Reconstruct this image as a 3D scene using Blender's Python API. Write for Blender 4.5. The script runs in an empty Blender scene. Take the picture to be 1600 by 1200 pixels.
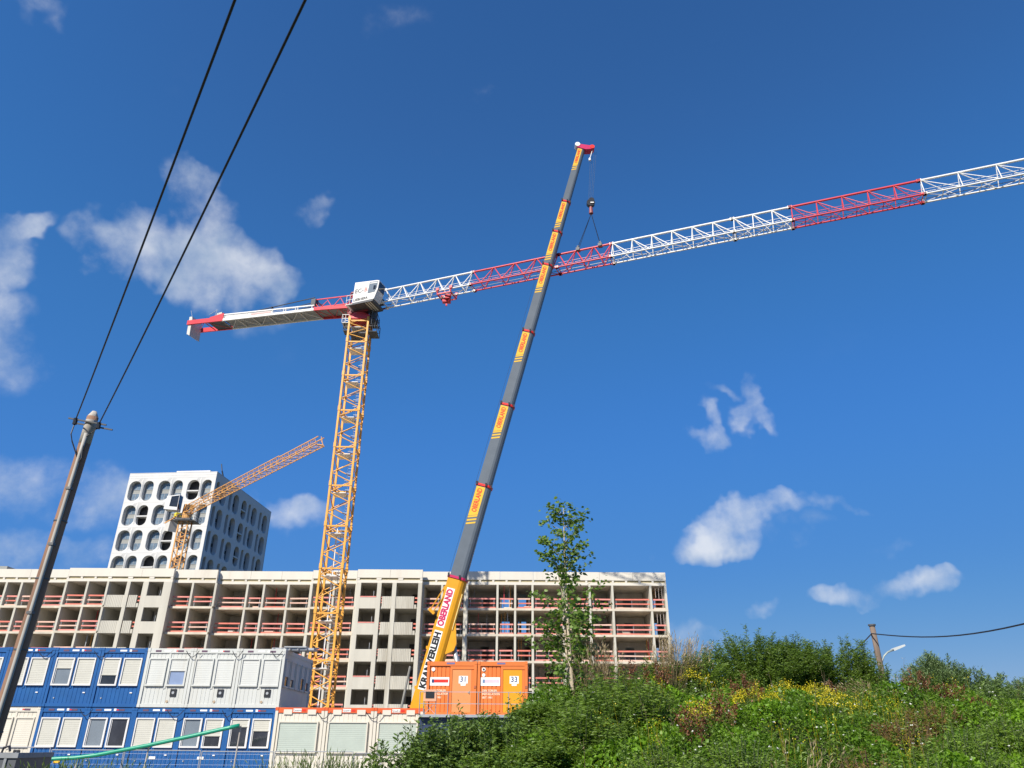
import bpy, math, random
import numpy as np
from mathutils import Vector, Matrix
from math import sin, cos, tan, atan, radians, pi, sqrt, hypot

random.seed(11)
rng = np.random.default_rng(7)
sc = bpy.context.scene
COL = sc.collection

# ------------------------------------------------------------------ camera
CAM = Vector((0, 0, 1.6))
PITCH = radians(25.9); ROLL = atan(15 / 2380.0); FPX = 1155.0
Fv = Vector((0, cos(PITCH), sin(PITCH)))
U0 = Vector((0, -sin(PITCH), cos(PITCH))); R0 = Vector((1, 0, 0))
Rv = R0 * cos(ROLL) + U0 * sin(ROLL)
Uv = U0 * cos(ROLL) - R0 * sin(ROLL)
cam_data = bpy.data.cameras.new('camera')
cam = bpy.data.objects.new('camera', cam_data); COL.objects.link(cam)
cam.matrix_world = Matrix(((Rv.x, Uv.x, -Fv.x, CAM.x), (Rv.y, Uv.y, -Fv.y, CAM.y), (Rv.z, Uv.z, -Fv.z, CAM.z), (0, 0, 0, 1)))
cam_data.sensor_width = 36.0
cam_data.lens = FPX / 1600 * 36.0
cam_data.clip_start = 0.1; cam_data.clip_end = 9000
sc.camera = cam

def ray(px, py):
    return Fv + Rv * ((px - 800) / FPX) + Uv * ((600 - py) / FPX)
def at(px, py, D):
    "world point seen at photo pixel (px,py) lying D metres ahead"
    d = ray(px, py)
    return CAM + d * (D / d.y)

# ------------------------------------------------------------------ sky, sun, exposure
SUN_AZ = radians(33)      # sun stands behind the camera, this far to the left
SUN_EL = radians(41)
to_sun = Vector((-sin(SUN_AZ) * cos(SUN_EL), -cos(SUN_AZ) * cos(SUN_EL), sin(SUN_EL)))
world = bpy.data.worlds.new('World'); sc.world = world; world.use_nodes = True
wn = world.node_tree; wn.nodes.clear(); WL = wn.links
def wnode(t, **k):
    n = wn.nodes.new(t)
    for a, b in k.items(): setattr(n, a, b)
    return n
sky = wnode('ShaderNodeTexSky', sky_type='NISHITA')
sky.sun_disc = False; sky.sun_elevation = SUN_EL; sky.sun_rotation = radians(180 + 33)
sky.altitude = 600; sky.air_density = 1.0; sky.dust_density = 0.25; sky.ozone_density = 2.2
hsv = wnode('ShaderNodeHueSaturation'); hsv.inputs['Saturation'].default_value = 1.36; hsv.inputs['Value'].default_value = 1.0
WL.new(sky.outputs[0], hsv.inputs['Color'])
# soft shoulder towards the horizon, per channel
def wscale(sock, k):
    n = wnode('ShaderNodeVectorMath', operation='SCALE'); WL.new(sock, n.inputs[0]); n.inputs['Scale'].default_value = k; return n.outputs[0]
cur = wnode('ShaderNodeRGBCurve'); WL.new(wscale(hsv.outputs[0], 0.0705), cur.inputs['Color'])
for ci, ps in enumerate((((.007, .0162), (.0115, .0195), (.016, .0225), (.106, .046), (.25, .083), (1, .26)), ((.050, .0575), (.066, .077), (.085, .094), (.279, .142), (.465, .181), (1, .28)), ((.145, .168), (.187, .225), (.225, .262), (.30, .312), (.42, .325), (.60, .33), (1, .39)))):
    c_ = cur.mapping.curves[ci]; c_.points[0].location = (0, 0); c_.points[1].location = ps[-1]
    for q_ in ps[:-1]: c_.points.new(*q_)
cur.mapping.update()
skycol = wscale(cur.outputs[0], 1 / 0.0705)
tc = wnode('ShaderNodeTexCoord')
def wmath(op, a, b=None, c=None, clamp=False):
    n = wnode('ShaderNodeMath', operation=op); n.use_clamp = clamp
    for i, v in enumerate((a, b, c)):
        if v is None: continue
        if isinstance(v, (int, float)): n.inputs[i].default_value = v
        else: WL.new(v, n.inputs[i])
    return n.outputs[0]
def wvec(op, a, b):
    n = wnode('ShaderNodeVectorMath', operation=op)
    for i, v in enumerate((a, b)):
        if isinstance(v, (tuple, Vector)): n.inputs[i].default_value = tuple(v)
        else: WL.new(v, n.inputs[i])
    return n.outputs['Value' if op == 'DOT_PRODUCT' else 'Vector']
def wnoise(scale, detail, rough, vec=None):
    n = wnode('ShaderNodeTexNoise'); n.inputs['Scale'].default_value = scale
    n.inputs['Detail'].default_value = detail; n.inputs['Roughness'].default_value = rough
    WL.new(vec if vec is not None else tc.outputs['Generated'], n.inputs['Vector'])
    return n
warpn = wnoise(9, 4, 0.6)
warp = wvec('SCALE', wvec('SUBTRACT', warpn.outputs['Color'], (0.5, 0.5, 0.5)), (0, 0, 0))
wn.nodes[-1].inputs['Scale'].default_value = 0.11
dirv = wvec('ADD', tc.outputs['Generated'], warp)
n1 = wnoise(12, 8, 0.58)
n1a = wnoise(10, 4, 0.5, dirv); n1b = wnoise(10, 4, 0.5, wvec('ADD', dirv, (-0.016, 0.0, 0.030)))
# every cloud: centre in the photograph, half width, half height (px), tilt (deg), strength
CLOUDS = [(225, 385, 100, 68, 10, 1.0), (340, 415, 120, 80, 18, 1.15), (400, 440, 75, 55, 15, 1.0), (296, 285, 48, 62, -20, 0.72), (320, 330, 60, 50, 20, 0.6), (385, 500, 120, 42, 0, 0.36),
          (0, 520, 76, 120, 0, 0.6), (10, 400, 60, 60, 0, 0.6), (40, 352, 75, 28, -5, 0.62), (485, 342, 48, 25, -10, 0.5),
          (1190, 618, 24, 62, -20, 0.62), (1172, 640, 40, 22, -40, 0.5), (1100, 685, 44, 24, -10, 0.6), (1112, 655, 20, 36, -15, 0.5), (1140, 608, 55, 14, 15, 0.42),
          (1105, 846, 72, 28, -24, 1.0), (1158, 822, 66, 38, -14, 1.0), (1218, 803, 60, 26, 6, 0.75), (1300, 800, 65, 20, 12, 0.66), (1250, 830, 60, 24, 0, 0.4),
          (1415, 915, 82, 30, -4, 1.0), (1325, 930, 60, 22, 0, 0.78), (1195, 936, 52, 20, 0, 0.72), (1010, 868, 40, 14, 20, 0.4),
          (40, 760, 230, 70, 10, 0.6), (70, 860, 160, 45, 0, 0.62), (450, 808, 110, 38, 0, 0.6), (1060, 1000, 130, 30, 0, 0.5),
          (60, 6, 50, 26, 40, 0.4), (752, 160, 22, 40, 0, 0.36), (625, 20, 70, 30, 0, 0.3), (1375, 860, 70, 14, -20, 0.3)]
best = None; wsum = None
for (cx, cy, a, b, tilt, w) in CLOUDS:
    c = ray(cx, cy).normalized()
    e1 = Rv.copy(); e1 = (e1 - c * e1.dot(c)).normalized(); e2 = c.cross(e1).normalized()
    if e2.z < 0: e2 = -e2
    t = radians(-tilt)
    f1 = e1 * cos(t) + e2 * sin(t); f2 = -e1 * sin(t) + e2 * cos(t)
    k = FPX * sqrt(1 + ((cx - 800) ** 2 + (cy - 600) ** 2) / FPX ** 2)
    u = wmath('SUBTRACT', wvec('DOT_PRODUCT', dirv, tuple(f1 * (k / a))), f1.dot(c) * k / a)
    v = wmath('SUBTRACT', wvec('DOT_PRODUCT', dirv, tuple(f2 * (k / b))), f2.dot(c) * k / b)
    r2 = wmath('ADD', wmath('MULTIPLY', u, u), wmath('MULTIPLY', v, v))
    m = wmath('MULTIPLY', wmath('POWER', wmath('SUBTRACT', 1.0, r2, clamp=True), 0.7), w)
    # face only (the far side of the sky sphere has a negative dot with the centre)
    m = wmath('MULTIPLY', m, wmath('GREATER_THAN', wvec('DOT_PRODUCT', dirv, tuple(c)), 0.0))
    best = m if best is None else wmath('SMOOTH_MAX', best, m, 0.12)
nd = wmath('MULTIPLY', wmath('SUBTRACT', n1.outputs['Fac'], 0.53), 2.3)
gate = wmath('MULTIPLY', best, 2.5, clamp=True)
raw = wmath('MULTIPLY', wmath('ADD', wmath('SUBTRACT', wmath('MULTIPLY', best, 1.25), 0.10), wmath('MULTIPLY', nd, 1.15)), gate)
dens = wnode('ShaderNodeMapRange', interpolation_type='SMOOTHSTEP'); WL.new(raw, dens.inputs['Value'])
dens.inputs['From Min'].default_value = 0.05; dens.inputs['From Max'].default_value = 1.6
dens.inputs['To Max'].default_value = 0.82
shade = wmath('MULTIPLY_ADD', wmath('SUBTRACT', n1a.outputs['Fac'], n1b.outputs['Fac']), 3.0, 0.62, clamp=True)
ccol = wnode('ShaderNodeMixRGB'); WL.new(shade, ccol.inputs['Fac'])
ccol.inputs['Color1'].default_value = (3.3, 4.0, 5.0, 1); ccol.inputs['Color2'].default_value = (6.0, 6.2, 6.5, 1)
mix = wnode('ShaderNodeMixRGB'); WL.new(dens.outputs[0], mix.inputs['Fac'])
WL.new(skycol, mix.inputs['Color1']); WL.new(ccol.outputs[0], mix.inputs['Color2'])
bg = wnode('ShaderNodeBackground'); bg.inputs['Strength'].default_value = 0.10
WL.new(mix.outputs[0], bg.inputs['Color'])
wo = wnode('ShaderNodeOutputWorld'); WL.new(bg.outputs[0], wo.inputs['Surface'])

sun_data = bpy.data.lights.new('sun', 'SUN'); sun_data.energy = 5.0; sun_data.angle = radians(0.53); sun_data.color = (1.0, 0.94, 0.84)
sun = bpy.data.objects.new('sun', sun_data); COL.objects.link(sun)
sun.rotation_euler = to_sun.to_track_quat('Z', 'Y').to_euler(); sun.location = (-40, -40, 80)
sc.view_settings.view_transform = 'Standard'; sc.view_settings.look = 'None'
sc.view_settings.exposure = 0.5; sc.view_settings.gamma = 1.0; sc.view_settings.use_curve_mapping = False
sc.render.engine = 'CYCLES'
sc.cycles.max_bounces = 6; sc.cycles.diffuse_bounces = 4; sc.cycles.glossy_bounces = 2; sc.cycles.transmission_bounces = 3
sc.cycles.transparent_max_bounces = 6; sc.cycles.use_denoising = True

# ------------------------------------------------------------------ materials
MATS = {}
def mat(name, col, rough=0.6, metal=0.0, var=0.12, scale=1.2, bump=0.0, bscale=20.0, stain=None, streak=False, spec=0.5):
    if name in MATS: return MATS[name]
    m = bpy.data.materials.new(name); m.use_nodes = True
    nt = m.node_tree; n = nt.nodes; l = nt.links
    p = n['Principled BSDF']; p.inputs['Roughness'].default_value = rough; p.inputs['Metallic'].default_value = metal
    p.inputs['Specular IOR Level'].default_value = spec
    geo = n.new('ShaderNodeNewGeometry')
    mp = n.new('ShaderNodeMapping'); l.new(geo.outputs['Position'], mp.inputs['Vector'])
    if streak: mp.inputs['Scale'].default_value = (1, 1, 0.12)
    tx = n.new('ShaderNodeTexNoise'); tx.inputs['Scale'].default_value = scale; tx.inputs['Detail'].default_value = 7; tx.inputs['Roughness'].default_value = 0.65
    l.new(mp.outputs[0], tx.inputs['Vector'])
    r = n.new('ShaderNodeValToRGB'); l.new(tx.outputs['Fac'], r.inputs['Fac'])
    r.color_ramp.elements[0].position = 0.32; r.color_ramp.elements[1].position = 0.68
    r.color_ramp.elements[0].color = tuple(c * (1 - var) for c in col) + (1,)
    r.color_ramp.elements[1].color = tuple(min(1, c * (1 + var)) for c in col) + (1,)
    out = r.outputs['Color']
    if stain:
        t2 = n.new('ShaderNodeTexNoise'); t2.inputs['Scale'].default_value = scale * 0.45; t2.inputs['Detail'].default_value = 9; t2.inputs['Roughness'].default_value = 0.7
        l.new(mp.outputs[0], t2.inputs['Vector'])
        mr = n.new('ShaderNodeMapRange'); l.new(t2.outputs['Fac'], mr.inputs['Value'])
        mr.inputs['From Min'].default_value = 0.54; mr.inputs['From Max'].default_value = 0.72; mr.inputs['To Max'].default_value = stain[3]
        mx = n.new('ShaderNodeMixRGB'); l.new(mr.outputs[0], mx.inputs['Fac']); l.new(out, mx.inputs['Color1'])
        mx.inputs['Color2'].default_value = tuple(stain[:3]) + (1,)
        out = mx.outputs['Color']
    l.new(out, p.inputs['Base Color'])
    if bump:
        b = n.new('ShaderNodeBump'); b.inputs['Strength'].default_value = bump; b.inputs['Distance'].default_value = 0.02
        t3 = n.new('ShaderNodeTexNoise'); t3.inputs['Scale'].default_value = bscale; t3.inputs['Detail'].default_value = 5
        l.new(mp.outputs[0], t3.inputs['Vector']); l.new(t3.outputs['Fac'], b.inputs['Height']); l.new(b.outputs[0], p.inputs['Normal'])
    MATS[name] = m
    return m
def leafmat(name, c0, c1, trans=0.35, rough=0.45):
    m = bpy.data.materials.new(name); m.use_nodes = True
    nt = m.node_tree; n = nt.nodes; l = nt.links; n.clear()
    at_ = n.new('ShaderNodeAttribute'); at_.attribute_name = 'tint'
    r = n.new('ShaderNodeValToRGB'); l.new(at_.outputs['Fac'], r.inputs['Fac'])
    r.color_ramp.elements[0].color = c0 + (1,); r.color_ramp.elements[1].color = c1 + (1,)
    p = n.new('ShaderNodeBsdfPrincipled'); p.inputs['Roughness'].default_value = rough; p.inputs['Specular IOR Level'].default_value = 0.4
    l.new(r.outputs[0], p.inputs['Base Color'])
    t = n.new('ShaderNodeBsdfTranslucent'); 
    g = n.new('ShaderNodeMixRGB'); g.blend_type = 'MULTIPLY'; g.inputs['Fac'].default_value = 1; l.new(r.outputs[0], g.inputs['Color1']); g.inputs['Color2'].default_value = (1.5, 1.5, 0.7, 1)
    l.new(g.outputs[0], t.inputs['Color'])
    mx = n.new('ShaderNodeMixShader'); mx.inputs['Fac'].default_value = trans
    l.new(p.outputs[0], mx.inputs[1]); l.new(t.outputs[0], mx.inputs[2])
    o = n.new('ShaderNodeOutputMaterial'); l.new(mx.outputs[0], o.inputs['Surface'])
    MATS[name] = m
    return m

concrete = mat('concrete', (0.50, 0.475, 0.405), 0.85, var=0.10, scale=0.6, bump=0.25, bscale=6, stain=(0.28, 0.25, 0.19, 0.75), streak=True)
concrete_inner = mat('concrete_inner', (0.56, 0.53, 0.47), 0.9, var=0.22, scale=0.5, bump=0.2, bscale=5, streak=True)
parapet_m = mat('parapet_board', (0.62, 0.58, 0.50), 0.8, var=0.05, scale=0.5, stain=(0.40, 0.35, 0.27, 0.5), streak=True)
slab_m = mat('slab_edge', (0.55, 0.49, 0.39), 0.85, var=0.15, scale=0.9, stain=(0.42, 0.27, 0.14, 0.5))
slot_m = mat('insulation_strip', (0.40, 0.34, 0.20), 0.9, var=0.2, scale=3)
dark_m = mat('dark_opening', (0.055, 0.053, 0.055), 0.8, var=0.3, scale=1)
brd_red = mat('board_salmon', (0.62, 0.17, 0.12), 0.7, var=0.15, scale=1.5)
brd_pale = mat('board_pale', (0.66, 0.42, 0.33), 0.75, var=0.12, scale=1.5)
brd_pink = mat('board_pink', (0.66, 0.24, 0.20), 0.7, var=0.12, scale=1.5)
steel_m = mat('galvanised_steel', (0.42, 0.43, 0.44), 0.45, 0.5, var=0.12, scale=4)
white_m = mat('white_paint', (0.64, 0.63, 0.61), 0.45, var=0.04, scale=2)
shell_m = mat('white_facade_shell', (0.60, 0.59, 0.57), 0.7, var=0.04, scale=0.3)
grey_m = mat('grey_cladding', (0.26, 0.265, 0.25), 0.6, var=0.08, scale=0.5)
winframe_m = mat('light_window_frame', (0.34, 0.36, 0.38), 0.5, var=0.04)
glass_m = mat('window_glass', (0.15, 0.20, 0.25), 0.08, var=0.5, scale=0.35, spec=1.0)
glass_dk = mat('dark_glass', (0.025, 0.028, 0.035), 0.08, var=0.5, scale=0.9, spec=0.8)
glass_gr = mat('grey_curtained_glass', (0.17, 0.20, 0.23), 0.15, var=0.12, scale=0.8, spec=0.9)
yel_m = mat('crane_yellow', (0.74, 0.36, 0.05), 0.45, var=0.14, scale=2.5, stain=(0.42, 0.19, 0.04, 0.5))
yel_far = mat('weathered_yellow', (0.66, 0.33, 0.09), 0.5, var=0.15, scale=2, stain=(0.36, 0.16, 0.06, 0.6))
jwhite_m = mat('jib_white', (0.76, 0.75, 0.72), 0.4, var=0.05, scale=2, stain=(0.5, 0.46, 0.4, 0.3))
jred_m = mat('jib_red', (0.60, 0.05, 0.06), 0.4, var=0.12, scale=2)
cwt_m = mat('counterweight_concrete', (0.56, 0.54, 0.50), 0.85, var=0.08, scale=1.5)
black_m = mat('black_metal', (0.02, 0.021, 0.025), 0.4, var=0.2)
under_m = mat('cabin_underside', (0.075, 0.08, 0.09), 0.6, var=0.2, scale=3)
boom_grey = mat('boom_grey', (0.115, 0.135, 0.155), 0.35, var=0.07, scale=1.2, spec=0.6)
boom_yel = mat('boom_yellow', (0.68, 0.31, 0.008), 0.38, var=0.06, scale=1.5)
dec_yel = mat('decal_yellow', (0.76, 0.45, 0.03), 0.4, var=0.04)
dec_red = mat('decal_red', (0.72, 0.03, 0.02), 0.4, var=0.05)
dec_mag = mat('decal_magenta', (0.52, 0.02, 0.10), 0.4, var=0.05)
dec_wht = mat('decal_white', (0.82, 0.80, 0.76), 0.4, var=0.03)
dec_blk = mat('decal_black', (0.015, 0.015, 0.015), 0.4, var=0.1)
dec_blu = mat('decal_navy', (0.02, 0.05, 0.16), 0.4, var=0.1)
blue_m = mat('container_blue', (0.008, 0.085, 0.27), 0.42, var=0.10, scale=1.3, stain=(0.02, 0.12, 0.30, 0.4))
cwhite_m = mat('container_white', (0.52, 0.53, 0.50), 0.5, var=0.05, scale=1.2, stain=(0.42, 0.37, 0.28, 0.5), streak=True)
ccream_m = mat('container_cream', (0.60, 0.56, 0.47), 0.5, var=0.05, scale=1.2, stain=(0.44, 0.36, 0.25, 0.5), streak=True)
orail_m = mat('orange_rail', (0.62, 0.10, 0.02), 0.5, var=0.1, scale=2)
oran_m = mat('container_orange', (0.62, 0.16, 0.03), 0.45, var=0.08, scale=1.2, stain=(0.6, 0.2, 0.07, 0.35), streak=True)
odoor_m = mat('door_amber', (0.66, 0.28, 0.006), 0.45, var=0.05, scale=1.2)
odoor2_m = mat('door_pale_orange', (0.66, 0.24, 0.08), 0.5, var=0.05, scale=1.2)
shut_m = mat('shutter_slats', (0.47, 0.46, 0.40), 0.55, var=0.05, scale=2)
shutg_m = mat('shutter_slats_green_grey', (0.38, 0.43, 0.375), 0.55, var=0.05, scale=2)
roof_m = mat('container_roof', (0.14, 0.145, 0.15), 0.7, var=0.2, scale=2)
wood_m = mat('weathered_wood', (0.27, 0.15, 0.095), 0.85, var=0.3, scale=3.5, bump=0.6, bscale=30, streak=True, stain=(0.33, 0.28, 0.23, 0.6))
wood_grey = mat('grey_wood_sheath', (0.40, 0.36, 0.31), 0.85, var=0.2, scale=4, bump=0.4, bscale=25, streak=True)
pipe_gr = mat('green_pipe', (0.012, 0.27, 0.16), 0.35, var=0.1, scale=3)
cable_m = mat('black_cable', (0.012, 0.012, 0.014), 0.5, var=0.1)
dkgrey_m = mat('dark_grey_skip', (0.085, 0.09, 0.10), 0.5, var=0.15, scale=2)
bark_m = mat('pale_birch_bark', (0.46, 0.38, 0.28), 0.8, var=0.3, scale=9, bump=0.4, bscale=40)
stem_m = mat('green_stem', (0.10, 0.13, 0.05), 0.7, var=0.3, scale=9)
brstem_m = mat('brown_stem', (0.16, 0.095, 0.055), 0.8, var=0.3, scale=9)
soil_m = mat('weedy_soil', (0.055, 0.06, 0.025), 0.95, var=0.5, scale=3.0, bump=0.6, bscale=9, stain=(0.10, 0.08, 0.045, 0.6))
gravel_m = mat('site_gravel', (0.24, 0.22, 0.19), 0.95, var=0.3, scale=2.0, bump=0.4, bscale=14)
tyre_m = mat('tyre_rubber', (0.025, 0.025, 0.025), 0.8)

leaf_cover = leafmat('ground_cover_leaves', (0.06, 0.13, 0.009), (0.22, 0.40, 0.025))
leaf_weed = leafmat('weed_leaves', (0.065, 0.12, 0.018), (0.22, 0.33, 0.045))
leaf_dark = leafmat('dark_shrub_leaves', (0.03, 0.07, 0.018), (0.09, 0.16, 0.04), 0.25)
leaf_willow = leafmat('grey_green_leaves', (0.07, 0.12, 0.045), (0.21, 0.30, 0.11), 0.25)
leaf_birch = leafmat('sapling_leaves', (0.055, 0.11, 0.018), (0.21, 0.32, 0.06), 0.4)
leaf_shrub = leafmat('left_shrub_leaves', (0.06, 0.115, 0.022), (0.21, 0.31, 0.055), 0.25)
leaf_yel = leafmat('yellow_blossoms', (0.42, 0.36, 0.01), (0.62, 0.52, 0.02), 0.2)
leaf_wht = leafmat('white_blossoms', (0.60, 0.60, 0.56), (0.8, 0.8, 0.76), 0.2)
leaf_dock = leafmat('rusty_seed_heads', (0.085, 0.030, 0.015), (0.24, 0.10, 0.045), 0.15)
leaf_dry = leafmat('dry_grass_blades', (0.28, 0.20, 0.10), (0.52, 0.42, 0.27), 0.3)
leaf_ochre = leafmat('ochre_dying_leaves', (0.12, 0.10, 0.02), (0.30, 0.20, 0.05), 0.3)
leaf_grass = leafmat('green_grass_blades', (0.06, 0.11, 0.02), (0.20, 0.26, 0.06), 0.3)

# ------------------------------------------------------------------ builders
class MB:
    def __init__(s): s.v = []; s.f = []
    def box(s, c, d, rz=0.0):
        hx, hy, hz = d[0] / 2, d[1] / 2, d[2] / 2; b = len(s.v); ca, sa = cos(rz), sin(rz)
        for z in (-hz, hz):
            for x, y in ((-hx, -hy), (hx, -hy), (hx, hy), (-hx, hy)):
                s.v.append((c[0] + x * ca - y * sa, c[1] + x * sa + y * ca, c[2] + z))
        for q in ((0, 3, 2, 1), (4, 5, 6, 7), (0, 1, 5, 4), (1, 2, 6, 5), (2, 3, 7, 6), (3, 0, 4, 7)): s.f.append(tuple(b + i for i in q))
        return s
    def b2(s, x0, x1, y0, y1, z0, z1):
        return s.box(((x0 + x1) / 2, (y0 + y1) / 2, (z0 + z1) / 2), (abs(x1 - x0), abs(y1 - y0), abs(z1 - z0)))
    def bar(s, p, q, r, n=4, r2=None, ph=0.785):
        p = Vector(p); q = Vector(q); d = q - p
        if d.length < 1e-6: return s
        d.normalize(); a = d.orthogonal().normalized() if abs(d.z) > .99 else d.cross(Vector((0, 0, 1))).normalized(); e = d.cross(a)
        r2 = r if r2 is None else r2; b = len(s.v)
        for c, rr in ((p, r), (q, r2)):
            for i in range(n):
                t = 2 * pi * i / n + ph; s.v.append(tuple(c + a * (cos(t) * rr) + e * (sin(t) * rr)))
        for i in range(n): j = (i + 1) % n; s.f.append((b + i, b + j, b + n + j, b + n + i))
        s.f.append(tuple(b + i for i in reversed(range(n)))); s.f.append(tuple(b + n + i for i in range(n)))
        return s
    def tube(s, pts, rad, n=6):
        pts = [Vector(p) for p in pts]; b = len(s.v); m = len(pts)
        rad = rad if isinstance(rad, (list, tuple)) else [rad] * m
        for k, p in enumerate(pts):
            d = (pts[min(k + 1, m - 1)] - pts[max(k - 1, 0)]).normalized()
            a = d.cross(Vector((0, 0, 1))) if abs(d.z) < .95 else d.cross(Vector((0, 1, 0))); a.normalize(); e = d.cross(a)
            for i in range(n):
                t = 2 * pi * i / n; s.v.append(tuple(p + a * (cos(t) * rad[k]) + e * (sin(t) * rad[k])))
        for k in range(m - 1):
            for i in range(n):
                j = (i + 1) % n; s.f.append((b + k * n + i, b + k * n + j, b + (k + 1) * n + j, b + (k + 1) * n + i))
        s.f.append(tuple(b + i for i in reversed(range(n)))); s.f.append(tuple(b + (m - 1) * n + i for i in range(n)))
        return s
    def poly(s, pts):
        b = len(s.v); s.v += [tuple(p) for p in pts]; s.f.append(tuple(range(b, b + len(pts)))); return s
    def prism(s, pts, off):
        "closed prism: outline pts (list of 3D) pushed by vector off"
        off = Vector(off); b = len(s.v); n = len(pts)
        s.v += [tuple(Vector(p)) for p in pts] + [tuple(Vector(p) + off) for p in pts]
        s.f.append(tuple(range(b, b + n))); s.f.append(tuple(b + n + i for i in reversed(range(n))))
        for i in range(n): j = (i + 1) % n; s.f.append((b + i, b + n + i, b + n + j, b + j))
        return s
    def mesh(s, name, m, smooth=False, fix=False):
        me = bpy.data.meshes.new(name); me.from_pydata(s.v, [], s.f)
        if m: me.materials.append(m)
        if fix:
            import bmesh
            bm = bmesh.new(); bm.from_mesh(me); bmesh.ops.recalc_face_normals(bm, faces=bm.faces); bm.to_mesh(me); bm.free()
        if smooth:
            for p in me.polygons: p.use_smooth = True
        return me
    def build(s, name, m, parent=None, smooth=False, fix=False, **props):
        return link(name, s.mesh(name, m, smooth, fix), parent, **props)
def link(name, data, parent=None, label=None, cat=None, group=None, kind=None):
    o = bpy.data.objects.new(name, data); COL.objects.link(o)
    if parent is not None: o.parent = parent
    if label: o['label'] = label
    if cat: o['category'] = cat
    if group: o['group'] = group
    if kind: o['kind'] = kind
    return o
def thing(name, label, cat, loc=(0, 0, 0), rz=0.0, group=None, kind=None):
    o = link(name, None, None, label, cat, group, kind); o.location = loc; o.rotation_euler = (0, 0, rz)
    o.empty_display_size = 0.3
    return o
CACHE = {}
def ubox(m):
    k = ('b', m.name)
    if k not in CACHE: CACHE[k] = MB().box((0, 0, 0), (1, 1, 1)).mesh('block', m)
    return CACHE[k]
def ubar(m, n):
    k = ('c', m.name, n)
    if k not in CACHE: CACHE[k] = MB().bar((0, 0, 0), (0, 0, 1), 1, n).mesh('rod', m, smooth=n > 5)
    return CACHE[k]
def pbox(name, m, parent, x0, x1, y0, y1, z0, z1, **k):
    o = link(name, ubox(m), parent, **k); o.location = ((x0 + x1) / 2, (y0 + y1) / 2, (z0 + z1) / 2)
    o.scale = (abs(x1 - x0), abs(y1 - y0), abs(z1 - z0)); return o
def pbar(name, m, parent, p, q, r, n=6, **k):
    o = link(name, ubar(m, n), parent, **k); p = Vector(p); q = Vector(q); d = q - p
    o.rotation_mode = 'QUATERNION'; o.rotation_quaternion = d.to_track_quat('Z', 'Y'); o.location = p; o.scale = (r, r, d.length); return o
def text_obj(name, s, size, m, parent, M, align='CENTER', ext=0.004, bold=0.0, xs=1.0):
    cu = bpy.data.curves.new('lettering', 'FONT'); cu.body = s; cu.size = size; cu.align_x = align; cu.align_y = 'CENTER'
    cu.extrude = ext; cu.offset = bold; cu.resolution_u = 3
    t = bpy.data.objects.new('lettering', cu); COL.objects.link(t)
    dg = bpy.context.evaluated_depsgraph_get(); me = bpy.data.meshes.new_from_object(t.evaluated_get(dg))
    bpy.data.objects.remove(t); me.materials.clear(); me.materials.append(m)
    me.transform(M @ Matrix.Diagonal((xs, 1, 1, 1)))
    return link(name, me, parent)
def frame_m(o, x, y, z):
    x = Vector(x).normalized(); y = Vector(y).normalized(); z = Vector(z).normalized(); o = Vector(o)
    return Matrix(((x.x, y.x, z.x, o.x), (x.y, y.y, z.y, o.y), (x.z, y.z, z.z, o.z), (0, 0, 0, 1)))

# ------------------------------------------------------------------ terrain
SITE = -0.7
def smooth(a, b, x):
    t = np.clip((x - a) / (b - a), 0, 1); return t * t * (3 - 2 * t)
def ground(x, y):
    x = np.asarray(x, float); y = np.asarray(y, float)
    site = SITE * smooth(16, 26, y)
    edge = -0.35 + 0.02 * (y - 10)
    sx = smooth(edge - 1.2, edge + 1.6, x)
    up = smooth(4.5, 14.2, y); dn = 1 - smooth(15.5, 22, y)
    h = (2.25 + 0.12 * np.sin(x * 0.9 + 1.0) + 0.10 * np.sin(x * 1.9 + y * 0.6) - 0.02 * smooth(1.5, 4, x) - 0.20 * smooth(4.0, 7, x) - .1 * smooth(7, 12, x)) * (0.55 * up ** 0.8 + 0.45 * up)
    low = 0.55 * smooth(4.5, 11, y) * (1 - smooth(12, 20, y)) * (1 - sx)
    return site + h * sx * dn * (1 - smooth(14, 22, x)) + low
xs_ = np.concatenate([[-4000, -900, -250, -90], np.linspace(-50, -6, 45), np.linspace(-5, 22, 109), [30, 60, 120, 300, 900, 4000]])
ys_ = np.concatenate([[-900, -200, -40, -8], np.linspace(-4, 26, 121), [34, 50, 80, 150, 300, 900, 4500]])
GX, GY = np.meshgrid(xs_, ys_)
GZ = ground(GX, GY)
V = np.stack([GX.ravel(), GY.ravel(), GZ.ravel()], 1); nx = len(xs_)
fa = [(j * nx + i, j * nx + i + 1, (j + 1) * nx + i + 1, (j + 1) * nx + i) for j in range(len(ys_) - 1) for i in range(nx - 1)]
me = bpy.data.meshes.new('ground'); me.from_pydata(V.tolist(), [], fa); me.materials.append(soil_m)
for p in me.polygons: p.use_smooth = True
link('ground', me, kind='structure')
MB().b2(-70, 40, 27, 91, SITE + 0.002, SITE + 0.006).build('gravel_yard', gravel_m, kind='structure')

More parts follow.
